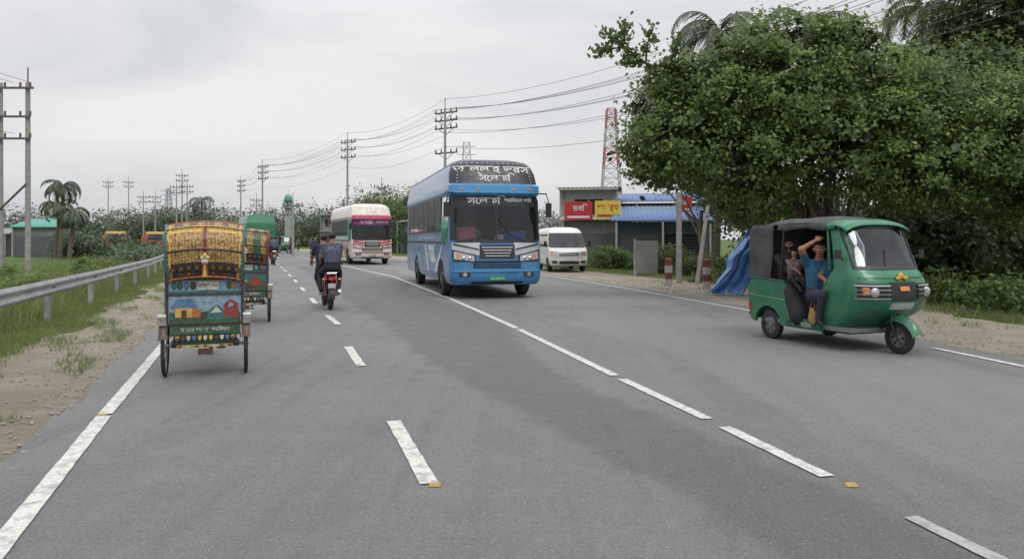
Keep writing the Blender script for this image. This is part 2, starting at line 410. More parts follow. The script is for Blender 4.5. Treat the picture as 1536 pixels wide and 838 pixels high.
# ================================================================ ROAD
def itp(pts):
    a=np.array(pts); return lambda y: np.interp(y,a[:,0],a[:,1])
LEFT=itp([(-12,2.82),(3.98,-2.66),(6.97,-3.7),(10.4,-4.86),(20,-8.1),(31,-12),(47,-18.3),(59,-23.5),(78,-33),(106,-46),(130,-56),(170,-73),(400,-170)])
DASH=itp([(-12,4.5),(5,-.54),(6.76,-1.05),(9.74,-1.93),(11.36,-2.43),(14.5,-3.31),(16,-3.87),(23.9,-6.5),(30.7,-8.75),(47,-14.3),(59,-19),(78,-28.5),(106,-41),(170,-67)])
CENT=itp([(-12,5.6),(3.83,2.42),(4.95,2.16),(6.52,1.80),(8.6,1.28),(13.94,.02),(20,-1.53),(32.3,-5.0),(40.9,-8.3),(59,-15),(78,-24),(106,-36),(130,-46),(170,-62)])
RIGHT=itp([(-12,9.9),(9.58,6.4),(11.36,6.14),(16.9,5.32),(25,3.6),(32.3,1.74),(40,-.9),(47,-3.6),(59,-8.8),(78,-18),(106,-30),(130,-40),(170,-57),(400,-154)])
def asphalt():
    m,nt,out=newmat('asphalt'); v=objco(nt); vs=objco(nt,(1.1,.05,1),-math.radians(-17)); vt=objco(nt,(2.6,.10,1),-math.radians(-15))
    c1=(.140,.140,.144);c2=(.188,.187,.190)
    big=ramp(nt,noise(nt,.35,5,v,.6),.3,.7); st=ramp(nt,noise(nt,1.3,5,vs),.35,.7)
    col=mixc(nt,c1,c2,big); col=mixc(nt,col,(.235,.232,.228),mul(nt,st,.4))
    col=mixc(nt,col,(.095,.095,.097),ramp(nt,noise(nt,1.2,6,vt,.65),.52,.72,0,.45))
    col=mixc(nt,col,(.215,.21,.205),mul(nt,ramp(nt,noise(nt,2.2,6,v,.7),.5,.75),.5))
    wob=mul(nt,mth(nt,'SUBTRACT',noise(nt,1.6,6,v,.6),.5),.9)
    for an,tc,k in(('newer',(.108,.108,.112),.72),('worn',(.225,.22,.215),.5)):
        at=nt.nodes.new('ShaderNodeAttribute'); at.attribute_name=an
        col=mixc(nt,col,tc,ramp(nt,mth(nt,'ADD',at.outputs['Fac'],wob),.40,.62,0,k))
    col=mixc(nt,col,(.075,.075,.076),ramp(nt,noise(nt,14,6,v,.8),.50,.68,0,.42))
    col=mixc(nt,col,(.27,.265,.255),ramp(nt,noise(nt,22,5,v,.85),.54,.70,0,.38))
    col=mixc(nt,col,(.04,.04,.04),ramp(nt,noise(nt,60,3,v,.8),.54,.66,0,.75))
    col=mixc(nt,col,(.42,.41,.39),ramp(nt,noise(nt,45,2,v,.8),.60,.70,0,.65))
    col=mixc(nt,col,(.07,.07,.07),ramp(nt,noise(nt,.8,7,v,.8),.64,.8,0,.4))
    vo=nt.nodes.new('ShaderNodeTexVoronoi'); vo.feature='DISTANCE_TO_EDGE'; vo.inputs['Scale'].default_value=.4
    wv=nt.nodes.new('ShaderNodeVectorMath'); wv.operation='ADD'; nn=nt.nodes.new('ShaderNodeTexNoise'); nn.inputs['Scale'].default_value=2.5; nn.inputs['Detail'].default_value=6
    nt.links.new(v,nn.inputs['Vector']); nt.links.new(v,wv.inputs[0]); nt.links.new(nn.outputs['Color'],wv.inputs[1]); nt.links.new(wv.outputs[0],vo.inputs['Vector'])
    ck=mth(nt,'MULTIPLY',ramp(nt,vo.outputs['Distance'],0,.006,1,0),ramp(nt,noise(nt,.22,2,v),.55,.66))
    col=mixc(nt,col,(.07,.07,.07),mul(nt,ck,.35))
    p=princ(nt,out,col,ramp(nt,noise(nt,3,3,v),.3,.7,.62,.8),0,.4); bump(nt,p,noise(nt,60,4,v,.8),.9,.015); return m
ASP=asphalt()
def paintmat(name,c):
    m,nt,out=newmat(name); v=objco(nt)
    w=ramp(nt,noise(nt,9,8,v,.75),.48,.62,0,.75); w2=ramp(nt,noise(nt,50,4,v,.8),.5,.66,0,.65)
    col=mixc(nt,mixc(nt,c,(.22,.215,.21),w),(.22,.215,.21),w2); princ(nt,out,col,.65); return m
PW=paintmat('road_paint_white',(.60,.59,.55)); PWW=paintmat('road_paint_worn',(.38,.375,.36))
def groundmat():
    m,nt,out=newmat('ground_soil_grass'); v=objco(nt)
    g=mixc(nt,(.05,.085,.024),(.10,.15,.04),ramp(nt,noise(nt,1.2,6,v),.3,.7))
    col=mixc(nt,g,(.19,.155,.105),ramp(nt,noise(nt,.5,6,v,.65),.54,.64,0,.7))
    p=princ(nt,out,col,.9,0,.2); bump(nt,p,noise(nt,6,6,v,.7),.8,.1); return m
def sandmat(name='shoulder_sand',k=1):
    m,nt,out=newmat(name); v=objco(nt)
    col=mixc(nt,(.27,.235,.185),(.41,.365,.30),ramp(nt,noise(nt,1.1,7,v,.7),.3,.7))
    col=mixc(nt,col,(.16,.135,.10),ramp(nt,noise(nt,3.3,6,v,.75),.56,.75,0,.6))
    col=mixc(nt,col,(.09,.13,.04),ramp(nt,noise(nt,.9,6,v,.7),.60,.68,0,.45))
    col=mixc(nt,col,(.46,.44,.40),ramp(nt,noise(nt,45,3,v,.8),.6,.7,0,.7))
    p=princ(nt,out,col,.95,0,.2); bump(nt,p,noise(nt,14,8,v,.8),1,.07); return m
GND=groundmat(); SAND=sandmat()
mb=MB(); mb.grid(lambda u,v:(-900+1800*u,-40+1700*v,-.05),20,20,GND); mb.obj('ground',smooth=0)
def sheet(name,fl,fr,Y0,Y1,step,z,m,nx=1):
    Y=np.arange(Y0,Y1+step*.5,step); mb=MB(); vs=[];fs=[]
    for y in Y:
        a=fl(y);b=fr(y)
        for i in range(nx+1): vs.append((a+(b-a)*i/nx,y,z))
    for j in range(len(Y)-1):
        for i in range(nx): q=j*(nx+1)+i; fs.append((q,q+1,q+nx+2,q+nx+1))
    mb.add(vs,fs,m); return mb.obj(name,smooth=0)
def wob(seed,amp,fr=1):
    return lambda y: amp*(math.sin(y*1.7*fr+seed)+.6*math.sin(y*4.1*fr+seed*2)+.35*math.sin(y*9.7*fr+seed*3))
w1=wob(1,.05);w2=wob(4,.06);w3=wob(2,.22,.5);w4=wob(5,.3,.5)
rd=sheet('road',lambda y:LEFT(y)-.42+w1(y),lambda y:RIGHT(y)+.55+w2(y),-12,400,.25,0,ASP,36)
me=rd.data; n=len(me.vertices); co=np.zeros(n*3); me.vertices.foreach_get('co',co); co=co.reshape(-1,3); X=co[:,0];Y=co[:,1]
l0=DASH(Y)+.9+1.1*np.clip((10-Y)/10,0,1); r0=CENT(Y)-.3+.3*np.sin(Y*.5)
dn=np.clip(.5+np.minimum(X-l0,r0-X)/.8,0,1)*(Y<45)
wn=np.clip(.5+np.minimum(X-(CENT(Y)+1.2+.3*np.sin(Y*.7)),RIGHT(Y)-.7-X)/.8,0,1)*np.clip((60-Y)/20,0,1)*np.clip(np.abs(Y-17)/2-.2,0,1)
for nm,val in(('newer',dn),('worn',wn)):
    at=me.attributes.new(nm,'FLOAT','POINT'); at.data.foreach_set('value',val.astype(np.float32))
sheet('road_shoulder',lambda y:LEFT(y)-1.95+w3(y),lambda y:LEFT(y)-.3,-12,120,.25,-.02,SAND)
sheet('road_shoulder',lambda y:RIGHT(y)+.4,lambda y:RIGHT(y)+4.1+w4(y)+ (1.0 if 26<y<60 else 0),-12,120,.25,-.02,SAND)
mb=MB()
def ribbon(mb,fn,y0,y1,w,m,z=.009,step=.12,jag=.004):
    n=max(2,int((y1-y0)/(step if y1<30 else .5))); vs=[]
    for i in range(n+1):
        y=y0+(y1-y0)*i/n; dx=(fn(y+.3)-fn(y-.3))/.6; L=math.hypot(dx,1); nx,ny=1/L,-dx/L; x=fn(y)
        a=w/2+random.uniform(-jag,jag); b=w/2+random.uniform(-jag,jag)
        vs+=[(x-nx*a,y-ny*a,z),(x+nx*b,y+ny*b,z)]
    mb.add(vs,[(2*i,2*i+1,2*i+3,2*i+2) for i in range(n)],m)
for a,b in((-12,6.9),(6.98,28),(28,130)): ribbon(mb,LEFT,a,b,.125,PW)
y=5.0-4.62*3
while y<110:
    if y>-12: ribbon(mb,DASH,y,y+1.72,.12,PW)
    y+=4.62
ribbon(mb,CENT,-3,1.4,.11,PWW); ribbon(mb,CENT,1.7,4.4,.10,PWW); ribbon(mb,CENT,5.15,6.5,.115,PW); ribbon(mb,CENT,6.8,8.72,.115,PW); ribbon(mb,CENT,8.95,13.5,.115,PW); ribbon(mb,CENT,13.7,29,.12,PW); ribbon(mb,CENT,29,110,.13,PW)
ribbon(mb,RIGHT,-12,11.2,.11,PW); ribbon(mb,RIGHT,13,120,.11,PW)
mb.obj('road_markings',smooth=0)
STUD=mat('stud_yellow',rgb(190,155,80),.6,c2=rgb(140,125,90),scale=30)
for x,y in((-.50,4.97),(2.2,4.97),(-3.71,6.93),(-1.95,9.7)):
    mb=MB(); mb.box((x,y,.010),(.085,.07,.016),STUD,taper=.7); mb.obj('road_stud',bevel=.004)
mb=MB(); PEB=mat('pebble',(.3,.28,.25),.9)
for i in range(3200):
    y=rng.uniform(3,30)
    x=(LEFT(y)-.35-abs(rng.normal(0,.6))) if rng.random()<.5 else (RIGHT(y)+.5+abs(rng.normal(0,1.3)))
    r=rng.uniform(.006,.024); mb.sph((x,y,r*.2-.012),(r,r*rng.uniform(.6,1),r*.6),PEB,5,3)
mb.obj('gravel',smooth=0)
# ================================================================ BUS
def make_bus(loc,head,pal,det=True,L=10.5):
    R=root('bus',loc,head)
    P1=mat('bus_paint_'+pal['n'],pal['front'],.3,.1,.1,coat=.6,dirt=.4); P2=mat('bus_side_'+pal['n'],pal['side'],.35,.1,.15,coat=.5,dirt=.5,scale=1.2)
    P3=mat('bus_trim_'+pal['n'],pal['trim'],.35,.1,.1,coat=.5); P4=mat('bus_top_'+pal['n'],pal['top'],.4,0,.2); RF=mat('bus_roof_'+pal['n'],pal['roof'],.5)
    TX=mat('bus_text',(.62,.62,.62),.5)
    lv=[(.38,1.17,-.08,.30),(.46,1.22,-.01,.30),(.62,1.25,.02,.30),(.72,1.25,.0,.30),(1.0,1.25,.0,.3),(1.28,1.25,-.03,.3),(1.55,1.25,-.08,.3),(2.1,1.24,-.15,.32),(2.74,1.22,-.25,.34),
        (2.82,1.245,-.10,.34),(3.02,1.25,-.12,.34),(3.08,1.23,-.27,.36),(3.36,1.20,-.38,.4),(3.58,1.13,-.50,.45),(3.70,1.02,-.66,.5),(3.78,.82,-1.0,.5),(3.81,.4,-1.6,.5)]
    sh=Shell([(a,b,c,d,-L+(.0 if a<3 else (a-3)*.3)) for a,b,c,d in lv],2.9,32,6)
    def mf(j,u,y,arc):
        if arc and abs(u)<.985:
            if j in(6,7): return CGL if abs(u)<.90 else BLK
            if j<=5: return P1
            if j in(8,9,10): return P3
            if 11<=j<=13: return P4
            return RF
        if j>=13: return RF
        return P1 if (y>-.9 and j<8) else P2
    mb=MB(); sh.build(mb,mf); mb.obj('body',R,35)
    mb=MB()
    sh.strip(mb,-1.12,1.12,1.5,1.58,.015,BLK,16,1); sh.strip(mb,-.02,.02,1.58,2.70,.008,BLK,1,4)
    sh.strip(mb,-1.1,1.1,2.46,2.74,.006,pal['hdr'],16,2)
    sh.text(mb,pal['t2'],.25,.32,2.61,.016,TX,1.25); sh.text(mb,'পরিবহন লিঃ',.13,-.62,2.63,.016,TX,1.2)
    sh.text(mb,pal['t1'],.27,0,3.47,.012,TX,1.35); sh.text(mb,pal['t2'],.25,0,3.22,.012,TX,1.2)
    for x in np.linspace(-1.0,1.0,15): sh.strip(mb,x-.012,x+.012,3.645,3.665,.012,TX,2,1)
    for s in(-1,1):
        for k in range(6): sh.strip(mb,s*(1.02-.01*k)-.012,s*(1.02-.01*k)+.012,3.12+.085*k,3.14+.085*k,.012,TX,2,1)
    for x in(-.95,-.5,.5,.95): sh.strip(mb,x-.06,x+.06,2.90,2.94,.01,AMB,2,1)
    for s in(-1,1):
        sh.strip(mb,s*.46,s*1.19,lambda x:1.16+.22*(abs(x)-.5),lambda x:1.50-.02*(abs(x)-.5),.018,pal['wing'],10,3)
        sh.strip(mb,s*.50,s*1.16,lambda x:1.30+.20*(abs(x)-.5),lambda x:1.335+.22*(abs(x)-.5),.03,BLK,8,1)
        sh.strip(mb,s*.58,s*1.19,lambda x:.99+.10*(abs(x)-.6),lambda x:1.17+.25*(abs(x)-.6),.03,BLK,8,2)
        sh.strip(mb,s*.62,s*1.15,lambda x:1.01+.10*(abs(x)-.6),lambda x:1.145+.23*(abs(x)-.6),.036,LAMP,8,2)
        for xx in(.74,.90): mb.sph((s*xx,sh.fy(xx,1.09)+.03,1.09),(.055,.03,.05),CHR,12,8)
        sh.strip(mb,s*1.0,s*1.09,1.09,1.21,.044,AMB,3,1)
        sh.strip(mb,s*.72,s*1.02,.60,.72,.02,BLK,6,1)
        mb.cyl((s*.87,sh.fy(.87,.66)-.02,.66),(s*.87,sh.fy(.87,.66)+.035,.66),.055,LAMP,n=14)
    sh.strip(mb,-.48,.48,1.08,1.44,.02,BLK,10,2)
    for k in range(4): sh.strip(mb,-.42+.03*k,.42-.03*k,1.36-.075*k,1.385-.075*k,.04,CHR,10,1)
    sh.strip(mb,-.64,.64,.83,.99,.012,BLK,10,2)
    for k in range(2): sh.strip(mb,-.60,.60,.865+.06*k,.885+.06*k,.03,P1,10,1)
    sh.strip(mb,-1.19,1.19,.72,.78,.02,P3,18,1); sh.strip(mb,-1.15,1.15,1.0,1.02,.02,BLK,18,1)
    sh.strip(mb,-1.19,1.19,.715,.725,.026,BLK,18,1)
    sh.strip(mb,-.22,.22,.50,.61,.02,mat('plate_green',rgb(35,160,95),.4),4,1); sh.text(mb,'১১-৪৫২৬',.10,0,.555,.026,TX)
    sh.strip(mb,-.7,.7,.40,.47,.015,BLK,8,1)
    for s in(-1,1):
        q=[(s*.75,1.56),(s*.35,1.72),(s*.05,2.15)]; mb.tube([(x,sh.fy(x,z)+.03,z) for x,z in q],.012,BLK,6)
    for s in(-1,1):
        mb.tube([(s*1.15,-.25,2.82),(s*1.33,.05,2.80),(s*1.38,.10,2.55)],.02,BLK,6); mb.box((s*1.38,.10,2.36),(.15,.07,.38),BLK)
        mb.box((s*1.38,.063,2.36),(.12,.006,.33),CHR)
    mb.obj('front_trim',R,40)
    mb=MB()
    for s in(-1,1):
        sh.side_poly(mb,[(-.55,1.78),(-.42,2.0),(-.42,2.62),(-.55,2.74),(-1.55,2.74),(-1.55,1.5),(-.62,1.5)],s,.008,DGL)
        y=-2.5 if s<0 else -1.75
        while y>-L+.9:
            w=min(1.25,y+L-.5); sh.side_poly(mb,[(y,1.78),(y,2.80),(y-w,2.80),(y-w,1.78)],s,.006,BLK)
            sh.side_poly(mb,[(y-.05,1.83),(y-.05,2.74),(y-w+.05,2.74),(y-w+.05,1.83)],s,.011,DGL)
            sh.side_poly(mb,[(y-w/2-.02,1.83),(y-w/2-.02,2.74),(y-w/2+.02,2.74),(y-w/2+.02,1.83)],s,.015,STEEL)
            y-=w+.05
        sh.side_poly(mb,[(-.9,2.86),(-.9,2.92),(-L,2.92),(-L,2.86)],s,.006,P3)
        sh.side_poly(mb,[(-.95,1.45),(-.95,1.52),(-L,1.52),(-L,1.45)],s,.006,BLK)
        g=pal['gfx']
        sh.side_poly(mb,[(-2.6,.9),(-3.2,1.4),(-4.4,1.4),(-3.7,.9)],s,.006,g); sh.side_poly(mb,[(-4.0,.62),(-4.9,1.4),(-5.2,1.4),(-4.4,.62)],s,.006,g)
        sh.side_poly(mb,[(-1.3,1.5),(-2.3,.65),(-3.0,.65),(-1.5,1.42)],s,.009,g)
        sh.side_poly(mb,[(-5.4,.7),(-6.2,1.42),(-8.5,1.2),(-8.2,.8)],s,.006,P1)
        sh.side_text(mb,'সেলফি',.5,-3.6,1.15,s,.013,TX)
        for yc in(-1.75,-7.4):
            n=20; sh.side_poly(mb,[(yc+.62*math.cos(math.pi*i/n),.38+.66*math.sin(math.pi*i/n)) for i in range(n+1)],s,.012,DARK)
    mb.obj('side_panels',R,0)
    mb=MB()
    for yc in(-1.75,-7.4):
        for s in(-1,1): wheel(mb,(s*1.12,yc,.48),.48,.27)
        mb.cyl((-1.1,yc,.48),(1.1,yc,.48),.07,BLK)
    mb.box((0,-L/2,.42),(2.2,L-.8,.12),DARK)
    mb.obj('wheels',R,30)
    mb=MB(); mb.box((0,-.62,1.28),(2.2,.5,.4),BLK); mb.box((0,-L/2,1.0),(2.3,L-1.2,.06),DARK)
    PK=mat('cloth_pink',rgb(205,105,140),.8); BC=mat('cloth_blue',rgb(50,85,180),.8); SE=mat('seat_red',(.08,.02,.02),.8)
    if det:
        mb.sph((.78,-.50,1.64),(.30,.18,.28),PK,14,8,fn=lambda p:p*(1+.12*math.sin(p.x*40))); mb.box((.75,-.60,1.80),(.5,.1,.22),PK)
        mb.sph((-.55,-.48,1.62),(.3,.16,.2),BC,12,8); mb.box((-.15,-.50,1.60),(.22,.18,.22),TX); mb.box((-.78,-.48,1.68),(.2,.15,.3),BC)
        for x in np.linspace(-.95,.95,15): mb.cyl((x,-.42,2.44),(x,-.43,2.34-.05*math.sin(x*7)**2),.018,PK if int(x*10)%2 else BC,.004,n=6)
    for yy in(-2.4,-3.3,-4.2,-5.1):
        for x in(-.85,-.4,.4,.85): mb.box((x,yy,1.7),(.42,.12,.75),SE); mb.box((x,yy+.22,1.35),(.42,.45,.14),SE)
    mb.torus((.5,-.95,1.62),(0,.8,.55),.22,.018,BLK,24,6)
    mb.obj('interior',R,40,.01)
    if det:
        person('bus_driver',R,(.5,-1.25,1.30),0,3,wr=[Vector((.66,-.90,1.72)),Vector((.34,-.90,1.72))],an=[Vector((.6,-.85,1.10)),Vector((.4,-.85,1.10))],top=mat('shirt_sky',rgb(130,160,190),.8),bot=DARK,vox=.025)
        person('bus_helper',R,(-.5,-1.5,1.30),0,3,wr=[Vector((-.38,-1.1,1.40)),Vector((-.62,-1.1,1.40))],an=[Vector((-.4,-1.1,1.10)),Vector((-.6,-1.1,1.10))],top=mat('shirt_red',rgb(140,60,50),.8),bot=DARK,vox=.025)
    return R
WING=mat('wing_silver',(.44,.46,.48),.35,.35,.1)
bus_pal=dict(n='blue',front=rgb(44,118,168),side=rgb(98,130,168),trim=rgb(72,142,190),top=rgb(34,38,44),roof=rgb(72,84,96),hdr=BLK,wing=WING,gfx=mat('gfx_white',rgb(195,208,220),.4),t1='আল্লাহ ভরসা',t2='সেলফি')
make_bus((-.385,20.3,0),(.24,-.97),bus_pal)
pal2=dict(n='white',front=rgb(215,205,198),side=rgb(212,200,190),trim=rgb(185,85,115),top=rgb(215,205,195),roof=rgb(225,220,208),hdr=mat('hdr_purple',rgb(100,50,100),.5),wing=mat('wing_redw',rgb(195,120,120),.4),gfx=mat('gfx_red',rgb(185,65,70),.4),t1='ঢাকা এক্সপ্রেস',t2='যাত্রী')
make_bus((-8.6,47.3,0),(.36,-.93),pal2,False,9.5)
pal3=dict(n='green',front=rgb(35,110,80),side=rgb(40,115,82),trim=rgb(40,130,105),top=rgb(45,100,85),roof=rgb(60,120,105),hdr=BLK,wing=WING,gfx=mat('gfx_yel',rgb(200,185,90),.4),t1='সাভার',t2='বাস')
make_bus((-25.9,76,0),(-.43,.9),pal3,False,7.5)
pal4=dict(n='rust',front=rgb(165,75,60),side=rgb(170,90,70),trim=rgb(190,150,80),top=rgb(150,70,60),roof=rgb(190,180,165),hdr=BLK,wing=WING,gfx=mat('gfx_yel',rgb(200,185,90),.4),t1='মিরপুর',t2='বাস')
make_bus((-38.5,120,0),(.4,-.9),pal4,False,7.5)
# ================================================================ WHITE VAN
def make_van(loc,head):
    R=root('minibus_van',loc,head); L=4.8
    lv=[(.30,.84,-.08,.22),(.38,.90,-.01,.25),(.60,.93,.02,.25),(.85,.94,0,.27),(1.02,.94,-.06,.3),(1.14,.93,-.22,.32),(1.22,.92,-.36,.32),(1.55,.90,-.62,.3),(1.88,.84,-.88,.3),(1.98,.80,-1.0,.3),(2.1,.70,-1.2,.3),(2.16,.5,-1.5,.3),(2.18,.25,-1.8,.3)]
    sh=Shell([(a,b,c,d,-L) for a,b,c,d in lv],2.8,26,6)
    def mf(j,u,y,arc):
        if arc and abs(u)<.97 and j in(6,7): return DGL if abs(u)<.93 else BLK
        return WHT
    mb=MB(); sh.build(mb,mf); mb.obj('body',R,35)
    mb=MB()
    sh.strip(mb,-.86,.86,1.16,1.23,.01,BLK,10,1)
    for s in(-1,1):
        sh.strip(mb,s*.55,s*.88,lambda x:.78,lambda x:.97+.1*(abs(x)-.55),.012,LAMP,6,2); sh.strip(mb,s*.80,s*.90,.8,1.0,.02,AMB,3,1)
        sh.strip(mb,s*.58,s*.82,.42,.54,.012,BLK,4,1)
        mb.tube([(s*.9,-.55,1.25),(s*1.05,-.5,1.3)],.02,BLK,6); mb.box((s*1.09,-.48,1.36),(.14,.08,.24),BLK)
        sh.side_poly(mb,[(-.78,1.2),(-1.15,1.82),(-1.9,1.82),(-1.9,1.2)],s,.006,DGL)
        sh.side_poly(mb,[(-2.0,1.2),(-2.0,1.82),(-3.2,1.82),(-3.2,1.2)],s,.006,DGL); sh.side_poly(mb,[(-3.3,1.2),(-3.3,1.82),(-4.6,1.82),(-4.6,1.2)],s,.006,DGL)
        for yc in(-.85,-3.7): n=16; sh.side_poly(mb,[(yc+.4*math.cos(math.pi*i/n),.3+.42*math.sin(math.pi*i/n)) for i in range(n+1)],s,.008,DARK)
    sh.strip(mb,-.50,.50,.78,.95,.012,BLK,8,2); sh.strip(mb,-.5,.5,.84,.87,.03,CHR,8,1); sh.strip(mb,-.5,.5,.91,.93,.03,CHR,8,1)
    sh.strip(mb,-.48,.48,.36,.52,.012,BLK,8,1); sh.strip(mb,-.25,.25,.56,.67,.02,mat('plate_white',(.6,.6,.58),.4),3,1); sh.strip(mb,-.88,.88,.70,.715,.006,BLK,8,1)
    for x in(-.3,.35): mb.tube([(x,sh.fy(x,1.22)+.02,1.22),(x-.25,sh.fy(x-.25,1.4)+.02,1.4)],.012,BLK,6)
    for yc in(-.85,-3.7):
        for s in(-1,1): wheel(mb,(s*.82,yc,.33),.33,.2)
    mb.box((0,-L/2,.32),(1.6,L-.6,.1),DARK)
    mb.obj('trim_and_wheels',R,40)
    return R
make_van((2.75,36.8,0),(.12,-.99))
make_van((-31.5,98,0),(.4,-.9))
# ================================================================ AUTO RICKSHAW
def make_auto(loc,head,people=True):
    R=root('auto_rickshaw',loc,head)
    G=mat('auto_green',rgb(16,108,74),.35,.05,.2,coat=.4,dirt=.45,scale=3); G2=mat('auto_green_dark',rgb(12,74,54),.45); CAN=mat('canopy_fabric',(.06,.064,.065),.85,bmp=.5,bs=30,var=.4)
    GR=mat('auto_grey',(.16,.17,.17),.5)
    lv=[(.24,.54,-.40,.30,-.80),(.34,.60,-.34,.30,-.84),(.46,.63,-.22,.32,-.84),(.58,.65,-.02,.34,-.82),(.72,.665,.06,.36,-.80),(.88,.665,.07,.36,-.76),(1.02,.655,.03,.34,-.68),(1.12,.645,-.04,.32,-.60),(1.19,.635,-.12,.30,-.56),
        (1.5,.61,-.26,.26,-.62),(1.78,.585,-.40,.22,-.70),(1.84,.58,-.44,.22,-.80)]
    sh=Shell(lv,2.6,34,5)
    def mf(j,u,y,arc):
        if j in(8,9): return CGL if abs(u)<.90 and arc else G
        return G
    mb=MB(); sh.build(mb,mf,close=False,cap=False); o=mb.obj('front_cowl',R,40)
    so=o.modifiers.new('s','SOLIDIFY'); so.thickness=.012; so.offset=-1
    mb=MB()
    sh.strip(mb,-.58,.58,1.17,1.215,.014,BLK,16,1); sh.strip(mb,-.54,.54,1.755,1.79,.014,BLK,16,1)
    sh.strip(mb,-.60,.60,1.05,1.065,.008,G2,16,1)
    for s in(-1,1): mb.tube([(s*.575,sh.fy(.575,z)+.01,z) for z in(1.19,1.35,1.5,1.65,1.78)],.018,BLK,6)
    for s in(-1,1):
        sh.strip(mb,s*.26,s*.63,.76,.98,.02,BLK,10,2)
        for k in range(4): sh.strip(mb,s*.25,s*.645,.765+.06*k,.782+.06*k,.05,CHR if k in(0,3) else GR,10,1)
        mb.sph((s*.46,sh.fy(.46,.86)+.01,.86),(.075,.05,.075),LAMP,14,10); sh.strip(mb,s*.54,s*.60,.82,.93,.045,AMB,3,2)
    sh.strip(mb,-.22,.22,.74,1.0,.02,BLK,8,2); sh.strip(mb,-.08,.08,.88,.94,.035,AMB,4,1); mb.sph((0,sh.fy(0,1.08)+.03,1.08),(.05,.03,.05),mat('flower_yellow',rgb(200,150,40),.6),10,8)
    for s in(-1,1): mb.sph((s*.07,sh.fy(0,1.05)+.03,1.05),(.04,.02,.03),mat('flower_yellow',rgb(200,150,40),.6),8,6)
    sh.strip(mb,-.2,.2,.62,.71,.03,mat('plate_grey',(.4,.42,.4),.5),4,1)
    mb.tube([(.12,sh.fy(.12,1.22)+.02,1.22),(.02,sh.fy(0,1.45)+.02,1.46)],.008,BLK,6)
    def fen(u,v):
        a=math.radians(15+150*u); r=.275+.02*math.sin(math.pi*v); x=(v-.5)*.20
        return (x,math.cos(a)*r*1.1+.02,.24+math.sin(a)*r-.06*abs(v-.5)**2*4)
    mb.grid(fen,14,8,G); mb.grid(lambda u,v:(lambda p:(p[0]*.98,p[1],p[2]-.01))(fen(u,v)),14,8,G2)
    for s in(-1,1): mb.tube([(s*.075,0,.22),(s*.085,-.06,.42),(s*.06,-.10,.62)],.02,BLK,8)
    mb.cyl((-.09,0,.22),(.09,0,.22),.025,STEEL)
    wheel(mb,(0,0,.225),.225,.10)
    for s in(-1,1): wheel(mb,(s*.57,-1.97,.225),.225,.11)
    mb.cyl((-.55,-1.97,.24),(.55,-1.97,.24),.04,BLK)
    for s in(-1,1): mb.tube([(s*.6,-.42,1.3),(s*.74,-.34,1.36)],.01,BLK,6); mb.box((s*.77,-.34,1.38),(.10,.03,.13),BLK)
    mb.obj('front_details_and_wheels',R,40)
    mb=MB()
    arch=[(-1.97+.30*math.cos(math.pi*i/10),.26+.27*math.sin(math.pi*i/10)) for i in range(11)]
    prof=[(-.78,.24),(-.78,.38),(-1.30,.40),(-1.42,.50),(-1.52,.86),(-1.62,.93),(-2.38,.97),(-2.46,.80),(-2.44,.45),(-2.36,.28),(-2.28,.26)]+arch[::-1]+[(-1.6,.24)]
    for s in(-1,1): mb.ext(prof,s*.62,s*.665,G)
    mb.box((0,-2.42,.62),(1.24,.05,.66),G); mb.box((0,-1.2,.31),(1.24,1.9,.06),GR); mb.box((0,-1.2,.27),(1.0,1.6,.06),DARK)
    for s in(-1,1):
        mb.box((s*.673,-1.15,.31),(.012,.72,.09),G2); mb.ext([(-1.56,.64),(-1.56,.655),(-2.42,.695),(-2.42,.68)],s*.664,s*.675,mat('stripe_yellow',rgb(120,140,95),.5))
        mb.tube([(s*.67,-1.50,.86),(s*.67,-1.62,.945),(s*.67,-2.40,.98)],.014,G2,6)
        vs,fs=textmesh('ঢাকা মেট্রো',.09); mb.add([(s*.682,-1.15+s*v.x,.31+v.y) for v in vs],fs,mat('auto_text',(.45,.45,.4),.6))
        mb.box((s*.672,-2.40,.50),(.02,.05,.12),REDL)
    mb.tube([(-.6,-2.50,.36),(.6,-2.50,.36)],.025,BLK,8)
    mb.box((.0,-2.18,.56),(1.2,.5,.30),DARK)
    mb.obj('rear_body',R,40,.008)
    mb=MB(); SEAT=mat('auto_seat',rgb(70,36,32),.6)
    mb.box((0,-1.98,.66),(1.18,.5,.14),SEAT); mb.box((0,-2.25,.98),(1.18,.12,.55),SEAT,rot=(-.12,0,0)); mb.box((0,-.98,.60),(1.0,.34,.12),SEAT); mb.box((0,-1.05,.45),(.6,.25,.22),G2)
    mb.box((-.1,-1.2,.86),(.6,.06,.4),SEAT)
    mb.tube([(-.30,-.62,1.12),(-.10,-.50,1.08),(.10,-.50,1.08),(.30,-.62,1.12)],.016,BLK,8); mb.cyl((0,-.5,1.08),(0,-.28,.5),.035,BLK)
    for s in(-1,1):
        if s<0: mb.tube([(s*.60,-1.18,.36),(s*.60,-1.18,1.76)],.014,BLK,8)
        mb.tube([(s*.60,-.68,1.15),(s*.60,-.72,1.80)],.02,G,8)
        mb.tube([(s*.61,-1.72,.92),(s*.60,-1.66,1.78)],.016,BLK,8)
        mb.tube([(s*.60,-.72,1.77),(s*.60,-2.35,1.74)],.016,BLK,8)
    mb.tube([(-.6,-1.28,1.05),(.3,-1.28,1.05)],.014,CHR,8)
    mb.obj('seats_and_frame',R,40,.01)
    mb=MB()
    yy=[-.36,-.42,-.55,-.75,-1.1,-1.5,-1.9,-2.2,-2.36,-2.44,-2.46,-2.46]; zz=[1.80,1.855,1.89,1.915,1.93,1.93,1.915,1.87,1.76,1.55,1.25,.95]
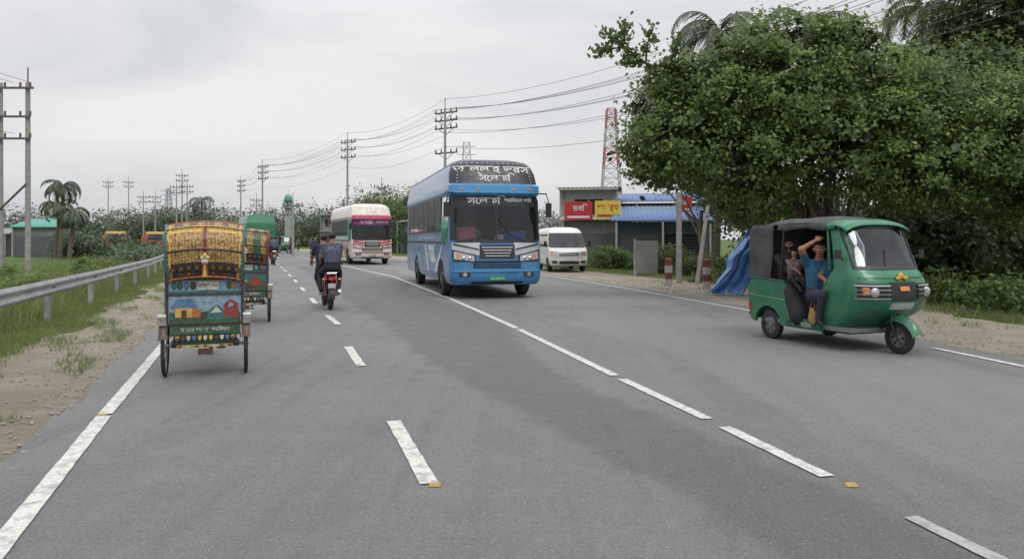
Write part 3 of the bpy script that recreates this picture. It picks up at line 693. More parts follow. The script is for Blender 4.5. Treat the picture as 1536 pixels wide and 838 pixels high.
    def can(u,v):
        k=v*(len(yy)-1); i=min(len(yy)-2,int(k)); t=k-i; y=yy[i]*(1-t)+yy[i+1]*t; z=zz[i]*(1-t)+zz[i+1]*t
        a=(u-.5)*2; w=.60+.04*min(1,v*3)
        sag=.016*math.sin(v*30)*(1 if .2<v<.7 else 0)
        return (a*w,y,z-.10*abs(a)**3.5-sag*(1-abs(a)))
    mb.grid(can,20,33,lambda u,v:G if v<.24 else CAN)
    for s in(-1,1):
        def val(u,v):
            y=-.55-1.2*u; return (s*(.64+.004*math.sin(u*40)),y,1.82-.08*v-.02*math.sin(u*9)*v)
        mb.grid(val,16,2,lambda u,v:G if u<.15 else CAN)
        def q(u,v):
            y0=-1.84-.08*v; y=y0+( -2.45-y0)*u; top=1.82-(.10 if u>.9 else 0)
            return (s*(.645+.010*math.sin(v*9+u*5)),y,top-(top-.93)*v)
        mb.grid(q,8,12,CAN)
    o=mb.obj('canopy',R,40); so=o.modifiers.new('s','SOLIDIFY'); so.thickness=.008
    if people:
        sh1=mat('shirt_teal',rgb(38,88,115),.85,bmp=.3); lun=mat('lungi_dark',rgb(44,48,62),.85); burq=mat('burqa_black',(.016,.016,.019),.8,bmp=.3); chd=mat('child_dress',rgb(150,125,120),.8,c2=rgb(70,50,62),scale=30)
        V=Vector
        person('passenger_man',R,V((.48,-1.04,.74)),-22,3,wr=[V((.66,-.88,1.58)),V((.60,-.74,.98))],an=[V((.68,-.82,.42)),V((.52,-.68,.42))],top=sh1,bot=lun,H=1.66,
               epole=[V((1,-.2,.2)),V((.6,-.6,-.4))],hyaw=-15,hpitch=5,vox=.014,hnd=[(V((-.8,.1,.5)),V((-.3,-.6,-.7)),.5),None])
        person('auto_driver',R,V((-.14,-.98,.74)),0,6,wr=[V((.18,-.60,1.14)),V((-.36,-.60,1.14))],an=[V((.03,-.62,.42)),V((-.24,-.62,.42))],top=mat('shirt_khaki',rgb(205,140,70),.85),bot=lun,H=1.62,vox=.016)
        person('passenger_woman',R,V((.38,-1.82,.82)),-18,2,wr=[V((.50,-1.46,1.02)),V((.30,-1.46,1.05))],an=[V((.60,-1.30,.42)),V((.44,-1.26,.42))],top=burq,bot=burq,H=1.60,sleeve='long',gown=True,scarf=burq,hyaw=-25,vox=.016)
        person('child',R,V((.54,-1.50,.98)),-35,0,wr=[V((.62,-1.32,1.10)),V((.44,-1.32,1.10))],an=[V((.66,-1.22,.84)),V((.54,-1.18,.84))],top=chd,bot=burq,H=.90,hyaw=-10,vox=.011,sleeve='long')
        mb=MB(); YB=mat('bag_cloth',rgb(150,122,66),.8,bmp=.4)
        mb.sph((.70,-.92,.46),(.035,.07,.13),YB,12,8,fn=lambda p:Vector((p.x*(1.1-p.z),p.y*(1.1-1.5*p.z)+.01*math.sin(p.z*40),p.z))); mb.tube([(.70,-.97,.57),(.66,-.92,.80),(.70,-.87,.57)],.005,YB,6)
        mb.obj('carried_bag',R,50)
    return R
make_auto((5.41,10.7,0),(.345,-.938))
make_auto((-24.6,84,0),(.4,-.9),False)
make_auto((-35,104,0),(-.42,.9),False)
# ================================================================ CYCLE RICKSHAW
def goldmat():
    m,nt,out=newmat('hood_gold_embroidery'); v=objco(nt)
    vo=nt.nodes.new('ShaderNodeTexVoronoi'); vo.inputs['Scale'].default_value=26; nt.links.new(v,vo.inputs['Vector'])
    r=nt.nodes.new('ShaderNodeValToRGB'); e=r.color_ramp.elements; e[0].position=.1; e[0].color=(*rgb(205,180,115),1); e[1].position=.75; e[1].color=(*rgb(66,44,28),1)
    for p,c in((.3,rgb(160,124,66)),(.42,rgb(55,38,28)),(.5,rgb(160,130,78))): q=e.new(p); q.color=(*c,1)
    nt.links.new(vo.outputs['Distance'],r.inputs[0])
    w=nt.nodes.new('ShaderNodeTexWave'); w.inputs['Scale'].default_value=9; w.inputs['Distortion'].default_value=4; w.inputs['Detail'].default_value=3; nt.links.new(v,w.inputs['Vector'])
    col=mixc(nt,r.outputs[0],rgb(180,150,92),mul(nt,w.outputs['Fac'],.5)); p=princ(nt,out,col,.5,.15); bump(nt,p,vo.outputs['Distance'],.8,.01); return m
GOLD=goldmat()
CM=lambda n,r,g,b,ro=.5:mat('enamel_'+n,rgb(r,g,b),ro,0,.35,scale=25,coat=.1,dirt=.55)
def make_rickshaw(loc,head,var=0,puller=True):
    R=root('cycle_rickshaw',loc,head)
    red=CM('red',135,45,38);yel=CM('yellow',190,155,70);teal=CM('teal',30,98,98);blue=CM('blue',65,108,145);wht=CM('white',185,185,176);grn=CM('green',36,80,54);org=CM('orange',165,92,48);brn=CM('brown',66,42,30);pnk=CM('pink',150,55,90);blk=BLK;sky=CM('sky',122,148,165)
    mb=MB()
    prof=[(-.30,1.14),(-.345,1.30),(-.36,1.45),(-.34,1.60),(-.27,1.71),(-.12,1.775),(.08,1.80),(.3,1.78),(.52,1.70)]
    def hood(u,v,off=0):
        k=v*8; i=min(7,int(k)); t=k-i; y=prof[i][0]*(1-t)+prof[i+1][0]*t; z=prof[i][1]*(1-t)+prof[i+1][1]*t; a=(u-.5)*2
        w=.40+.03*min(1,v*2.5)-.010*math.sin(v*8*math.pi)
        return Vector((a*w,y+.05*a*a-off*(1 if v<.5 else 0),z-.045*a*a+off*(0 if v<.4 else 1)))
    cols=[teal,yel,org] if var==0 else [red,brn,grn]
    def hm(u,v):
        a=abs(u-.5)*2
        if a>.93: return cols[0] if int(v*40)%2 else cols[2]
        if a>.88: return cols[1]
        if a<.05: return brn
        if a<.08: return cols[2]
        if v<.06: return brn
        if v<.16: return blk
        if .47<v<.50: return cols[1]
        if v>.60: return brn if int(u*10)%2 else GOLD
        return GOLD if var==0 or int(u*6)%2 else grn
    mb.grid(hood,48,64,hm)
    for s in(-1,1):
        vs=[(s*.425,y+.05,z-.045) for y,z in prof]+[(s*.42,.30,1.35),(s*.40,.0,1.12)]
        mb.add(vs,[tuple(range(len(vs)))],brn if var==0 else grn)
    for vv in(.02,.28,.55,.78,1.0):
        mb.tube([hood(u,vv,.012) for u in np.linspace(0,1,13)],.010,cols[1] if vv in(.55,) else (brn if vv==.28 else cols[2]),6)
    for uu in(0,1): mb.tube([hood(uu,v,.008) for v in np.linspace(0,1,20)],.013,cols[0],6)
    for k in range(9):
        x=-.34+.085*k; v=hood(.5+x/.82,.10)
        if abs(x)>.04: mb.torus((x,v.y-.012,v.z+.005),(0,1,0),.027,.008,brn,14,6); mb.sph((x,v.y-.01,v.z+.005),(.010,.006,.010),yel,6,5)
        mb.cyl((x,v.y-.008,v.z-.05),(x,v.y-.01,v.z-.085),.016,(brn,teal,org)[k%3],.003,n=6)
    mb.sph((0,-.39,1.40),(.025,.02,.045),yel,10,8); mb.sph((.0,-.40,1.34),(.04,.02,.025),wht,10,8); mb.cyl((0,-.39,1.31),(0,-.385,1.17),.010,yel,.024,n=8)
    for s in(-1,1): mb.sph((s*.03,-.39,1.385),(.017,.012,.025),wht,8,6)
    mb.obj('hood',R,40)
    mb=MB()
    mb.box((0,.10,.80),(.80,.52,.09),red); mb.box((0,-.20,1.0),(.76,.06,.30),blue); mb.box((0,.08,.52),(.74,.50,.36),teal)
    for s in(-1,1):
        mb.ext([(-.25,.72),(-.28,1.12),(-.10,1.10),(.05,.98),(.32,.95),(.35,.72)],s*.40,s*.43,blue); mb.tube([(s*.415,-.25,1.13),(s*.415,.0,1.04),(s*.415,.33,.98)],.018,brn,8)
        mb.cyl((s*.40,-.25,.60),(s*.41,-.29,1.14),.013,brn,n=8)
    Y=-.236
    mb.box((0,Y,1.05),(.78,.012,.17),sky if var==0 else brn)
    mb.box((0,Y-.004,.985),(.77,.02,.03),teal); mb.box((0,Y-.004,1.135),(.77,.02,.025),brn)
    mb.box((.03,Y-.012,1.06),(.22,.008,.10),wht)
    vs,fs=textmesh('রিকশা ২৭',.05); mb.add([(.03+v.x,Y-.018,1.06+v.y) for v in vs],fs,red)
    for x,c in((-.33,teal),(-.27,grn),(-.20,blue),(-.13,brn),(.20,sky),(.26,grn),(.31,org),(.36,blue)): mb.sph((x,Y-.008,1.06),(.032,.006,.05),c,10,6)
    mb.box((0,Y-.01,.79),(.80,.02,.34),sky if var==0 else teal)
    p=lambda pts,c,o:mb.add([(x,Y-.022-.0025*o,z) for x,z in pts],[tuple(range(len(pts)))],c)
    if var==0:
        p([(-.38,.64),(.38,.64),(.38,.74),(.10,.78),(-.10,.74),(-.38,.76)],grn,1)
        p([(-.32,.70),(-.32,.82),(-.14,.82),(-.14,.70)],yel,2); p([(-.37,.81),(-.29,.91),(-.14,.91),(-.08,.81)],blue,3); p([(-.14,.70),(-.14,.81),(-.05,.79),(-.05,.70)],org,2.5)
        p([(-.25,.70),(-.25,.78),(-.20,.78),(-.20,.70)],brn,4)
        p([(.0,.66),(.06,.80),(.14,.84),(.22,.74),(.33,.78),(.38,.68)],teal,2); p([(.20,.70),(.20,.84),(.27,.90),(.35,.86),(.37,.74),(.35,.68)],red,3); p([(.05,.74),(.12,.82),(.18,.75)],wht,4); p([(.24,.80),(.27,.87),(.32,.83)],sky,5)
        p([(-.05,.66),(-.03,.76),(.03,.72)],brn,5); p([(-.38,.66),(-.36,.74),(-.33,.68)],teal,5)
    else:
        p([(-.38,.64),(.38,.64),(.38,.80),(-.38,.72)],grn,1); p([(-.3,.74),(-.1,.92),(.1,.74)],yel,2); p([(0,.70),(.2,.93),(.36,.72)],red,3); p([(-.2,.68),(0,.80),(.2,.68)],brn,4)
    for z in(.625,.955): mb.box((0,Y-.02,z),(.82,.02,.018),brn)
    for s in(-1,1): mb.box((s*.40,Y-.02,.79),(.02,.02,.33),brn)
    mb.box((0,Y-.006,.555),(.76,.02,.11),grn)
    vs,fs=textmesh('মায়ের দোয়া পরিবহন',.06); mb.add([(v.x,Y-.02,.555+v.y) for v in vs],fs,wht)
    mb.box((0,Y+.02,.47),(.78,.03,.05),brn)
    for k in range(13):
        x=-.36+.06*k; c=(wht,yel,brn,wht,blue,yel)[k%6]; mb.add([(x-.022,Y-.008,.485),(x+.022,Y-.008,.485),(x+.016,Y-.012,.445),(x,Y-.012,.425),(x-.016,Y-.012,.445)],[(0,1,2,3,4)],c)
    mb.box((0,Y-.01,.365),(.60,.03,.03),yel)
    for k in range(7): mb.box((-.27+.09*k,Y-.03,.365),(.04,.012,.025),(red,wht,grn)[k%3])
    mb.box((0,Y-.03,.30),(.16,.02,.07),brn)
    for s in(-1,1):
        mb.tube([(s*.34,-.38,.42),(s*.34,-.15,.36),(s*.34,.0,.345),(s*.34,.18,.37),(s*.34,.36,.44)],.014,blk,6); mb.box((s*.30,.02,.42),(.05,.4,.12),brn)
    mb.cyl((-.46,0,.35),(.46,0,.35),.018,STEEL)
    mb.obj('seat_and_painted_back',R,40)
    mb=MB()
    wl=[(-.445,0),(.445,0),(0,1.72)]
    for x,y in wl:
        mb.torus((x,y,.35),(1,0,0),.33,.022,RUB,40,8); mb.torus((x,y,.35),(1,0,0),.305,.010,STEEL,40,6); mb.cyl((x-.035,y,.35),(x+.035,y,.35),.025,STEEL)
        for k in range(20):
            a=2*math.pi*k/20; mb.cyl((x+(.02 if k%2 else -.02),y,.35),(x,y+.305*math.cos(a),.35+.305*math.sin(a)),.0022,STEEL,n=4,cap=False)
        def md(u,v,x=x,y=y):
            a=math.radians(18+150*u) if x else math.radians(20+130*u); r=.38; return (x+(v-.5)*(.09 if x else .06),y-math.cos(a)*r,.35+math.sin(a)*r-.02*(abs(v-.5)*2)**2)
        mb.grid(md,18,4,(brn if x else red))
    for s in(-1,1): mb.box((s*.455,-.30,.68),(.09,.05,.12),wht,rot=(.5,0,0)); mb.tube([(s*.37,-.1,.72),(s*.44,-.05,.72)],.01,STEEL,6)
    mb.obj('wheels',R,40)
    mb=MB()
    for s in(-1,1): mb.tube([(s*.30,-.25,.45),(s*.28,.35,.45),(s*.06,.95,.36)],.016,grn,8)
    mb.tube([(0,.95,.30),(0,.86,.92)],.016,grn,8); mb.tube([(0,.87,.85),(0,1.48,.92)],.016,grn,8); mb.tube([(0,.95,.32),(0,1.50,.82)],.018,grn,8); mb.tube([(0,1.46,1.08),(0,1.55,.72)],.02,grn,8)
    for s in(-1,1): mb.tube([(0,1.55,.72),(s*.05,1.57,.68),(s*.05,1.72,.35)],.011,CHR,8)
    mb.tube([(-.28,1.24,1.10),(-.26,1.42,1.12),(0,1.46,1.10),(.26,1.42,1.12),(.28,1.24,1.10)],.012,CHR,8)
    mb.sph((0,.86,.95),(.09,.14,.04),BLK,14,8,fn=lambda p:Vector((p.x*(1-2.2*p.y),p.y,p.z)))
    mb.torus((.05,.95,.30),(1,0,0),.09,.006,STEEL,20,5); mb.tube([(.05,.95,.39),(.05,0,.40)],.006,BLK,4); mb.tube([(.05,.95,.21),(.05,0,.30)],.006,BLK,4)
    mb.tube([(.08,.95,.30),(.09,1.05,.17)],.009,STEEL,6); mb.box((.15,1.05,.17),(.10,.07,.02),BLK); mb.tube([(-.08,.95,.30),(-.09,.85,.43)],.009,STEEL,6); mb.box((-.15,.85,.43),(.10,.07,.02),BLK)
    mb.box((0,.42,.43),(.6,.14,.03),brn)
    mb.obj('frame',R,40)
    if puller:
        V=Vector
        person('rickshaw_puller',R,V((0,.86,1.02)),0,14,wr=[V((.27,1.26,1.13)),V((-.27,1.26,1.13))],an=[V((.15,1.02,.26)),V((-.15,.84,.52))],H=1.60,top=mat('shirt_puller%d'%var,rgb(95,85,75) if var else rgb(120,120,125),.85),bot=mat('lungi_check',rgb(60,70,95),.85),vox=.02)
    return R
make_rickshaw((-3.63,9.10,0),(-.335,.942),0)
make_rickshaw((-5.14,14.75,0),(-.34,.94),1)
make_rickshaw((-9.4,26.5,0),(-.34,.94),1)
# ================================================================ MOTORCYCLE
def make_moto(loc,head,riders=True,far=False):
    R=root('motorcycle',loc,head); mb=MB(); red=CM('moto_red',130,22,25,.3)
    for y in(0,1.28):
        mb.torus((0,y,.30),(1,0,0),.245,.055,RUB,32,10); mb.torus((0,y,.30),(1,0,0),.19,.016,BLK,28,6); mb.cyl((-.05,y,.30),(.05,y,.30),.05,STEEL)
        for k in range(5):
            a=2*math.pi*k/5; mb.cyl((0,y,.30),(0,y+.19*math.cos(a),.30+.19*math.sin(a)),.014,BLK,n=6)
    for s in(-1,1):
        mb.tube([(s*.08,0,.30),(s*.07,.45,.38)],.02,BLK,8); mb.tube([(s*.10,-.02,.32),(s*.12,.20,.72)],.022,red,8); mb.tube([(s*.07,1.28,.30),(s*.08,1.12,.72),(s*.09,1.02,.98)],.022,CHR,8)
        mb.tube([(s*.07,.42,.36),(s*.09,.55,.70),(s*.05,.95,.86)],.018,BLK,8)
        mb.tube([(0,1.0,1.02),(s*.18,1.0,1.05),(s*.36,.88,1.04)],.013,BLK,8); mb.tube([(s*.20,1.0,1.06),(s*.28,1.05,1.22)],.007,BLK,6); mb.sph((s*.30,1.04,1.25),(.06,.015,.04),BLK,10,6)
        mb.sph((s*.11,.62,.80),(.06,.24,.13),red,12,8); mb.ext([(-.25,.68),(-.1,.80),(.30,.78),(.35,.62),(.05,.58)],s*.09,s*.12,red)
        mb.sph((s*.17,-.28,.70),(.04,.03,.025),AMB,8,6); mb.tube([(s*.08,-.26,.70),(s*.15,-.28,.70)],.008,BLK,6)
        mb.tube([(s*.10,.42,.33),(s*.22,.42,.33)],.014,BLK,6); mb.tube([(s*.12,.10,.42),(s*.24,.05,.42)],.014,BLK,6)
    mb.sph((0,.68,.84),(.14,.26,.13),red,14,10); mb.box((0,.52,.45),(.26,.34,.30),STEEL); mb.cyl((0,.58,.60),(0,.66,.74),.08,STEEL,n=14)
    mb.sph((0,.12,.80),(.13,.46,.06),BLK,14,8); mb.tube([(.14,.55,.36),(.16,.2,.30),(.17,-.15,.38),(.17,-.32,.44)],[.02,.022,.045,.04],CHR,10)
    def md(u,v,y0,a0,a1):
        a=math.radians(a0+(a1-a0)*u); r=.335; return ((v-.5)*.14,y0-math.cos(a)*r,.30+math.sin(a)*r-.03*(abs(v-.5)*2)**2)
    mb.grid(lambda u,v:md(u,v,0,-5,110),12,4,BLK); mb.grid(lambda u,v:md(u,v,1.28,40,150),12,4,red)
    mb.box((0,-.30,.72),(.14,.05,.08),REDL); mb.box((0,-.34,.56),(.16,.01,.10),mat('plate_white',(.6,.6,.58),.4),rot=(.2,0,0)); mb.tube([(0,-.22,.74),(0,-.34,.60)],.015,BLK,6)
    mb.tube([(-.1,-.25,.82),(-.1,-.34,.84),(.1,-.34,.84),(.1,-.25,.82)],.012,CHR,6)
    mb.sph((0,1.12,.94),(.10,.09,.10),LAMP,12,8); mb.ext([(1.05,.86),(1.18,.90),(1.10,1.10),(1.0,1.08)],-.1,.1,red)
    mb.obj('frame_and_wheels',R,40)
    if riders:
        V=Vector; a=mat('shirt_navy',rgb(32,36,58),.85); b=mat('shirt_pattern',rgb(34,38,58),.85,c2=rgb(105,108,130),scale=26,var=.3); j=mat('jeans_dark',rgb(30,34,45),.85)
        vx=.017 if not far else .03
        person('motorcycle_rider',R,V((-.10,.42,.92)),0,8,wr=[V((.34,.84,1.07)),V((-.34,.84,1.07))],an=[V((.17,.46,.42)),V((-.17,.46,.42))],kpole=[V((.15,1,.2)),V((-.15,1,.2))],H=1.66,top=a,bot=j,vox=vx,sleeve='short',hyaw=12)
        person('motorcycle_passenger',R,V((.05,.06,.95)),0,3,wr=[V((.20,.34,1.00)),V((-.18,.32,1.02))],an=[V((.21,.14,.50)),V((-.21,.14,.50))],kpole=[V((.25,1,.2)),V((-.25,1,.2))],H=1.66,top=b,bot=j,vox=vx,sleeve='short',hyaw=-15)
    return R
make_moto((-4.10,17.3,0),(-.33,.94))
make_moto((-23.0,80,0),(.4,-.9),True,True)
make_moto((-14.6,47,0),(-.38,.92),True,True)
# ================================================================ GUARDRAIL
R=root('guardrail'); mb=MB(); GAL=mat('galvanised',(.36,.37,.38),.5,.5,.25,bmp=.1,scale=2)
GY=lambda y:LEFT(y)-2.62
wprof=[(0,.80),(.0,.79),(.06,.75),(.06,.71),(.0,.66),(.0,.635),(.06,.59),(.06,.55),(.0,.505),(0,.50)]
def gp(u,v):
    y=2+58*u; k=v*9; i=min(8,int(k)); t=k-i; o=wprof[i][0]*(1-t)+wprof[i+1][0]*t; z=wprof[i][1]*(1-t)+wprof[i+1][1]*t
    return (GY(y)+o*.94,y+o*.33,z)
mb.grid(gp,58,9,GAL); o=mb.obj('w_beam',R,60); so=o.modifiers.new('s','SOLIDIFY'); so.thickness=.006
mb=MB()
for y in np.arange(3.2,60,4):
    x=GY(y)-.09; mb.box((x,y-.02,.36),(.10,.14,.80),GAL,rot=(0,0,.33)); mb.box((GY(y)-.02,y,.65),(.08,.12,.26),GAL,rot=(0,0,.33)); mb.cyl((GY(y)+.03,y,.65),(GY(y)+.075,y+.01,.65),.02,STEEL,n=8)
mb.obj('posts',R,40,.004)
# ================================================================ POLES & WIRES
POLE=mat('concrete_pole',(.26,.25,.235),.85,c2=(.36,.35,.33)); STL=mat('crossarm_steel',(.10,.10,.105),.7); INS=mat('insulator',(.18,.08,.05),.3); WIR=mat('wire_grey',(.06,.06,.065),.6)
def pole(loc,H,arms,ang,wd=2.0,r=.17,name='utility_pole'):
    R=root(name,loc); R.rotation_euler=(0,0,ang); mb=MB(); mb.cyl((0,0,-.1),(0,0,H),r,POLE,r*.55,n=10)
    for z in arms:
        mb.box((0,r*.8,z),(wd,.10,.10),STL)
        for s in(-1,1): mb.tube([(s*wd*.35,r*.8,z),(0,r*.8,z-.5)],.025,STL,5)
        for x in(-wd*.47,-wd*.22,wd*.22,wd*.47): mb.cyl((x,r*.8,z+.05),(x,r*.8,z+.32),.07,INS,.04,n=8)
    mb.cyl((0,0,H),(0,0,H+.8),.03,STL,n=6)
    mb.obj('pole_and_arms',R,40); return R
def wires(name,chains,sag,r=.011):
    mb=MB()
    for ch in chains:
        for p,q in zip(ch,ch[1:]):
            p=Vector(p);q=Vector(q); s=sag*(p-q).length/40
            mb.tube([p.lerp(q,t)-Vector((0,0,4*s*t*(1-t))) for t in np.linspace(0,1,15)],r,WIR,4)
    return mb.obj(name,smooth=0)
PL=[(16.5,16,10.2),(-5.15,59,11.6),(-17.6,82,12.2),(-34.5,106,11.8),(-46,130,11.6)]
for i,(x,y,h) in enumerate(PL): pole((x,y,0),h,(h-.3,h-1.1,h-1.9) if i!=1 else (h-.3,h-.9,h-1.5,h-3.4),math.radians(-35),2.2,.15)
ch=[]
for dz,xs in((-.0,(-1,-.45,.45,1)),(-.8,(-1,.4,1)),(-1.7,(-1,1)),(-2.9,(0,)),(.75,(0,))):
    for xo in xs: ch.append([(x+xo*.82,y-xo*.57,h+dz) for x,y,h in PL])
wires('power_lines',ch,1.2)
R=root('utility_pole'); mb=MB()
for x in(-23.35,-22.1): mb.cyl((x,35,-.1),(x,35,8.7),.13,POLE,.10,n=10)
for z,w in((8.45,1.9),(7.15,1.6),(6.15,1.6)):
    mb.box((-22.7,34.85,z),(w,.09,.09),STL)
    for x in(-.8,-.35,.35,.8): mb.cyl((-22.7+x,34.85,z+.05),(-22.7+x,34.85,z+.25),.05,INS,n=8)
mb.tube([(-23.35,34.9,2.9),(-22.1,34.9,4.1)],.05,STL,6); mb.cyl((-22.1,35,8.7),(-22.1,35,9.4),.03,STL,n=6)
mb.tube([(-23.9,34.9,3.5),(-23.35,34.9,2.2)],.04,STL,6)
mb.obj('h_frame',R,40)
wires('power_lines',[[(-22.7+x,34.9,8.7),(-21+x,14,9.4)] for x in(-.8,0,.8)]+[[(-22.7,35,6.4),(-25,10,8)]],.8,.010)
for x,y,h in((-79,150,13),(-75,150,13),(-62.5,130,9),(-60.5,130,9),(-50,118,10),(-52.5,122,12),(-49,112,9.5),(-15.3,90,8),(-40,120,8),(-20,70,5)): pole((x,y,0),h,(h-.4,h-1.2),.5,1.8,.14)
# ================================================================ TOWERS
def lattice(loc,H,w0,w1,nseg,r=.08,dr=True,cm=None):
    R=root('lattice_tower',loc); mb=MB(); cm=cm or [mat('tower_red',rgb(168,108,106),.7),mat('tower_white',rgb(175,178,182),.7)]
    W=lambda z:w0+(w1-w0)*z/H
    for i in range(nseg):
        z0=H*i/nseg;z1=H*(i+1)/nseg;a=W(z0)/2;b=W(z1)/2;m=cm[i//2%2]
        c=[(-1,-1),(1,-1),(1,1),(-1,1)]
        for k in range(4):
            p,q=c[k],c[(k+1)%4]
            mb.cyl((p[0]*a,p[1]*a,z0),(p[0]*b,p[1]*b,z1),r*1.3,m,n=4); mb.cyl((p[0]*a,p[1]*a,z0),(q[0]*b,q[1]*b,z1),r*.7,m,n=4); mb.cyl((q[0]*a,q[1]*a,z0),(p[0]*b,p[1]*b,z1),r*.7,m,n=4); mb.cyl((p[0]*b,p[1]*b,z1),(q[0]*b,q[1]*b,z1),r*.7,m,n=4)
    if dr:
        for z in(.97,.90,.80):
            for s in(-1,1): mb.cyl((s*(W(H*z)/2+.2),-.3,H*z-.6),(s*(W(H*z)/2+.2),-.3,H*z+.6),.16,cm[1],n=8)
    else:
        for z in(.8,.88,.96): mb.box((0,0,H*z),(W(H*z)+4,.2,.2),cm[0])
    mb.obj('lattice',R,0); return R
GT=mat('pylon_grey',rgb(165,168,172),.7)
lattice((19.4,150,0),27,4.8,1.6,14,.10)
lattice((-14.8,250,0),33,5,2.0,10,.08,False,[GT,GT]); lattice((-112,250,0),18,3,1,8,.10,False,[GT,GT])
# ================================================================ BUILDINGS
def wallm(n,r,g,b): return mat('wall_'+n,rgb(r,g,b),.9,c2=rgb(int(r*.8),int(g*.8),int(b*.78)),scale=1.5,bmp=.2)
TIN_B=mat('tin_blue',rgb(62,98,150),.5,c2=rgb(88,115,148),scale=1.5); TIN_T=mat('tin_teal',rgb(62,145,132),.5,c2=rgb(85,155,142)); TIN_G=mat('tin_grey',(.3,.3,.3),.5,c2=(.2,.17,.15),scale=1.5)
SHUT=mat('shutter',(.10,.11,.12),.6)
def shop(name,x,y,w,d,h,wm,rm,ang=0,slope=.6,sign=None,storeys=1,ov=1.0):
    R=root(name,(x,y,0)); R.rotation_euler=(0,0,ang); mb=MB()
    mb.box((0,d/2,h/2),(w,d,h),wm)
    nb=max(1,int(w/2.6)); bw=w/nb
    for st in range(storeys):
        z0=st*h/storeys; hh=h/storeys
        for i in range(nb):
            cx=-w/2+bw*(i+.5)
            if st==0:
                mb.box((cx,-.02,z0+min(2.3,hh*.72)/2),(bw-.4,.06,min(2.3,hh*.72)),DARK if i%2 else SHUT)
                for k in range(9): mb.box((cx,-.06,z0+.2+.23*k*min(2.3,hh*.72)/2.4),(bw-.42,.02,.03),SHUT)
            else:
                mb.box((cx,-.02,z0+hh*.5),(bw*.5,.06,hh*.42),DARK); mb.box((cx,-.06,z0+hh*.28),(bw*.56,.12,.06),wm)
                mb.box((cx,-.06,z0+hh*.5),(.04,.03,hh*.42),WHT)
            mb.box((-w/2+bw*i+.06,-.05,z0+hh/2),(.2,.08,hh),wm)
        if storeys>1: mb.box((0,-.35,z0+hh-.06),(w+.2,.8,.12),wm)
    mb.obj('walls',R,0)
    mb=MB()
    def rf(u,v):
        xx=(u-.5)*(w+.6); return (xx,-ov+(d+ov+.3)*v,h+.08+slope*v+.03*math.sin(xx*22))
    mb.grid(rf,int((w+.6)*10),2,rm); o=mb.obj('roof',R,40); so=o.modifiers.new('s','SOLIDIFY'); so.thickness=.03
    mb=MB()
    for i in range(nb+1): mb.cyl((-w/2+bw*i,-ov+.1,0),(-w/2+bw*i,-ov+.1,h),.06,CONC,n=6)
    if sign:
        for sx,sz,sw,shh,c,t,tc in sign:
            mb.box((sx,-ov-.06,sz),(sw,.08,shh),c); vs,fs=textmesh(t,shh*.42); mb.add([(sx+v.x,-ov-.108,sz+shh*.12+v.y) for v in vs],fs,tc)
            mb.box((sx,-ov-.105,sz-shh*.34),(sw*.8,.02,shh*.12),tc)
    mb.obj('posts_and_signs',R,0); return R
SR=mat('sign_red',rgb(170,42,48),.5,var=.1); SY=mat('sign_yellow',rgb(200,178,70),.5,var=.1); SW=mat('sign_white',(.6,.6,.6),.5)
shop('shop_building',5.2,52,3.8,6,5.0,wallm('cream',185,184,178),CONC,-.15,.1,storeys=2,ov=.4)
shop('shop_building',5.35,48.5,4.2,3,2.7,wallm('grey',150,150,148),TIN_G,-.15,.4,[(-1.1,3.35,1.75,1.15,SR,'রবি',SW),(.72,3.42,1.6,1.1,SY,'শোরুম',SR)],ov=.6)
shop('shop_building',9.0,46,5.4,5,2.6,wallm('blue',95,110,130),TIN_B,-.15,1.1,[(1.2,3.6,.9,.9,SR,'Ex',SW)],ov=1.3)
shop('shop_building',10.5,56,8,6,4.2,wallm('pale',160,160,156),TIN_B,-.2,1.0)
shop('shop_building',-3.0,66,5,5,3.0,wallm('dirty',150,146,138),TIN_T,-.3,.8)
shop('shop_building',-9.5,84,6,5,3.4,wallm('dirty2',145,145,140),TIN_G,-.4,.6)
shop('shop_building',-43.5,70,3.6,6,2.6,wallm('shed',135,135,132),TIN_T,.3,.9,ov=.3)
shop('shop_building',-51,72,6,6,2.0,wallm('shed2',125,128,130),TIN_G,.3,.6,ov=.3)
shop('shop_building',-31,140,9,7,6,wallm('far1',165,166,165),CONC,-.4,.1,storeys=2,ov=.5)
shop('shop_building',-22,125,7,7,5,wallm('far2',145,150,155),TIN_B,-.4,.6,storeys=1,ov=.5)
shop('shop_building',-44,165,10,7,5,wallm('far3',175,174,168),TIN_T,-.4,.6,storeys=1,ov=.5)
mb=MB(); mb.box((6.0,34.2,.75),(1.0,.2,1.5),wallm('panel',180,180,176)); mb.obj('boundary_wall',bevel=.02)
R=root('minaret',(-43.8,150,0)); mb=MB(); MW=wallm('min',175,185,180); MG=mat('dome_green',rgb(95,140,125),.6)
mb.cyl((0,0,0),(0,0,7.5),.75,MW,.65,n=12); mb.cyl((0,0,7.5),(0,0,7.8),1.05,MG,1.05,n=12)
for k in range(6): a=k*math.pi/3; mb.cyl((.65*math.cos(a),.65*math.sin(a),7.8),(.65*math.cos(a),.65*math.sin(a),9.0),.10,MW,n=6)
mb.cyl((0,0,9.0),(0,0,9.2),.95,MG,.95,n=12); mb.sph((0,0,9.35),(.75,.75,.95),MG,14,10); mb.cyl((0,0,10.2),(0,0,11.2),.05,MG,.02,n=6); mb.obj('shaft',R,40)
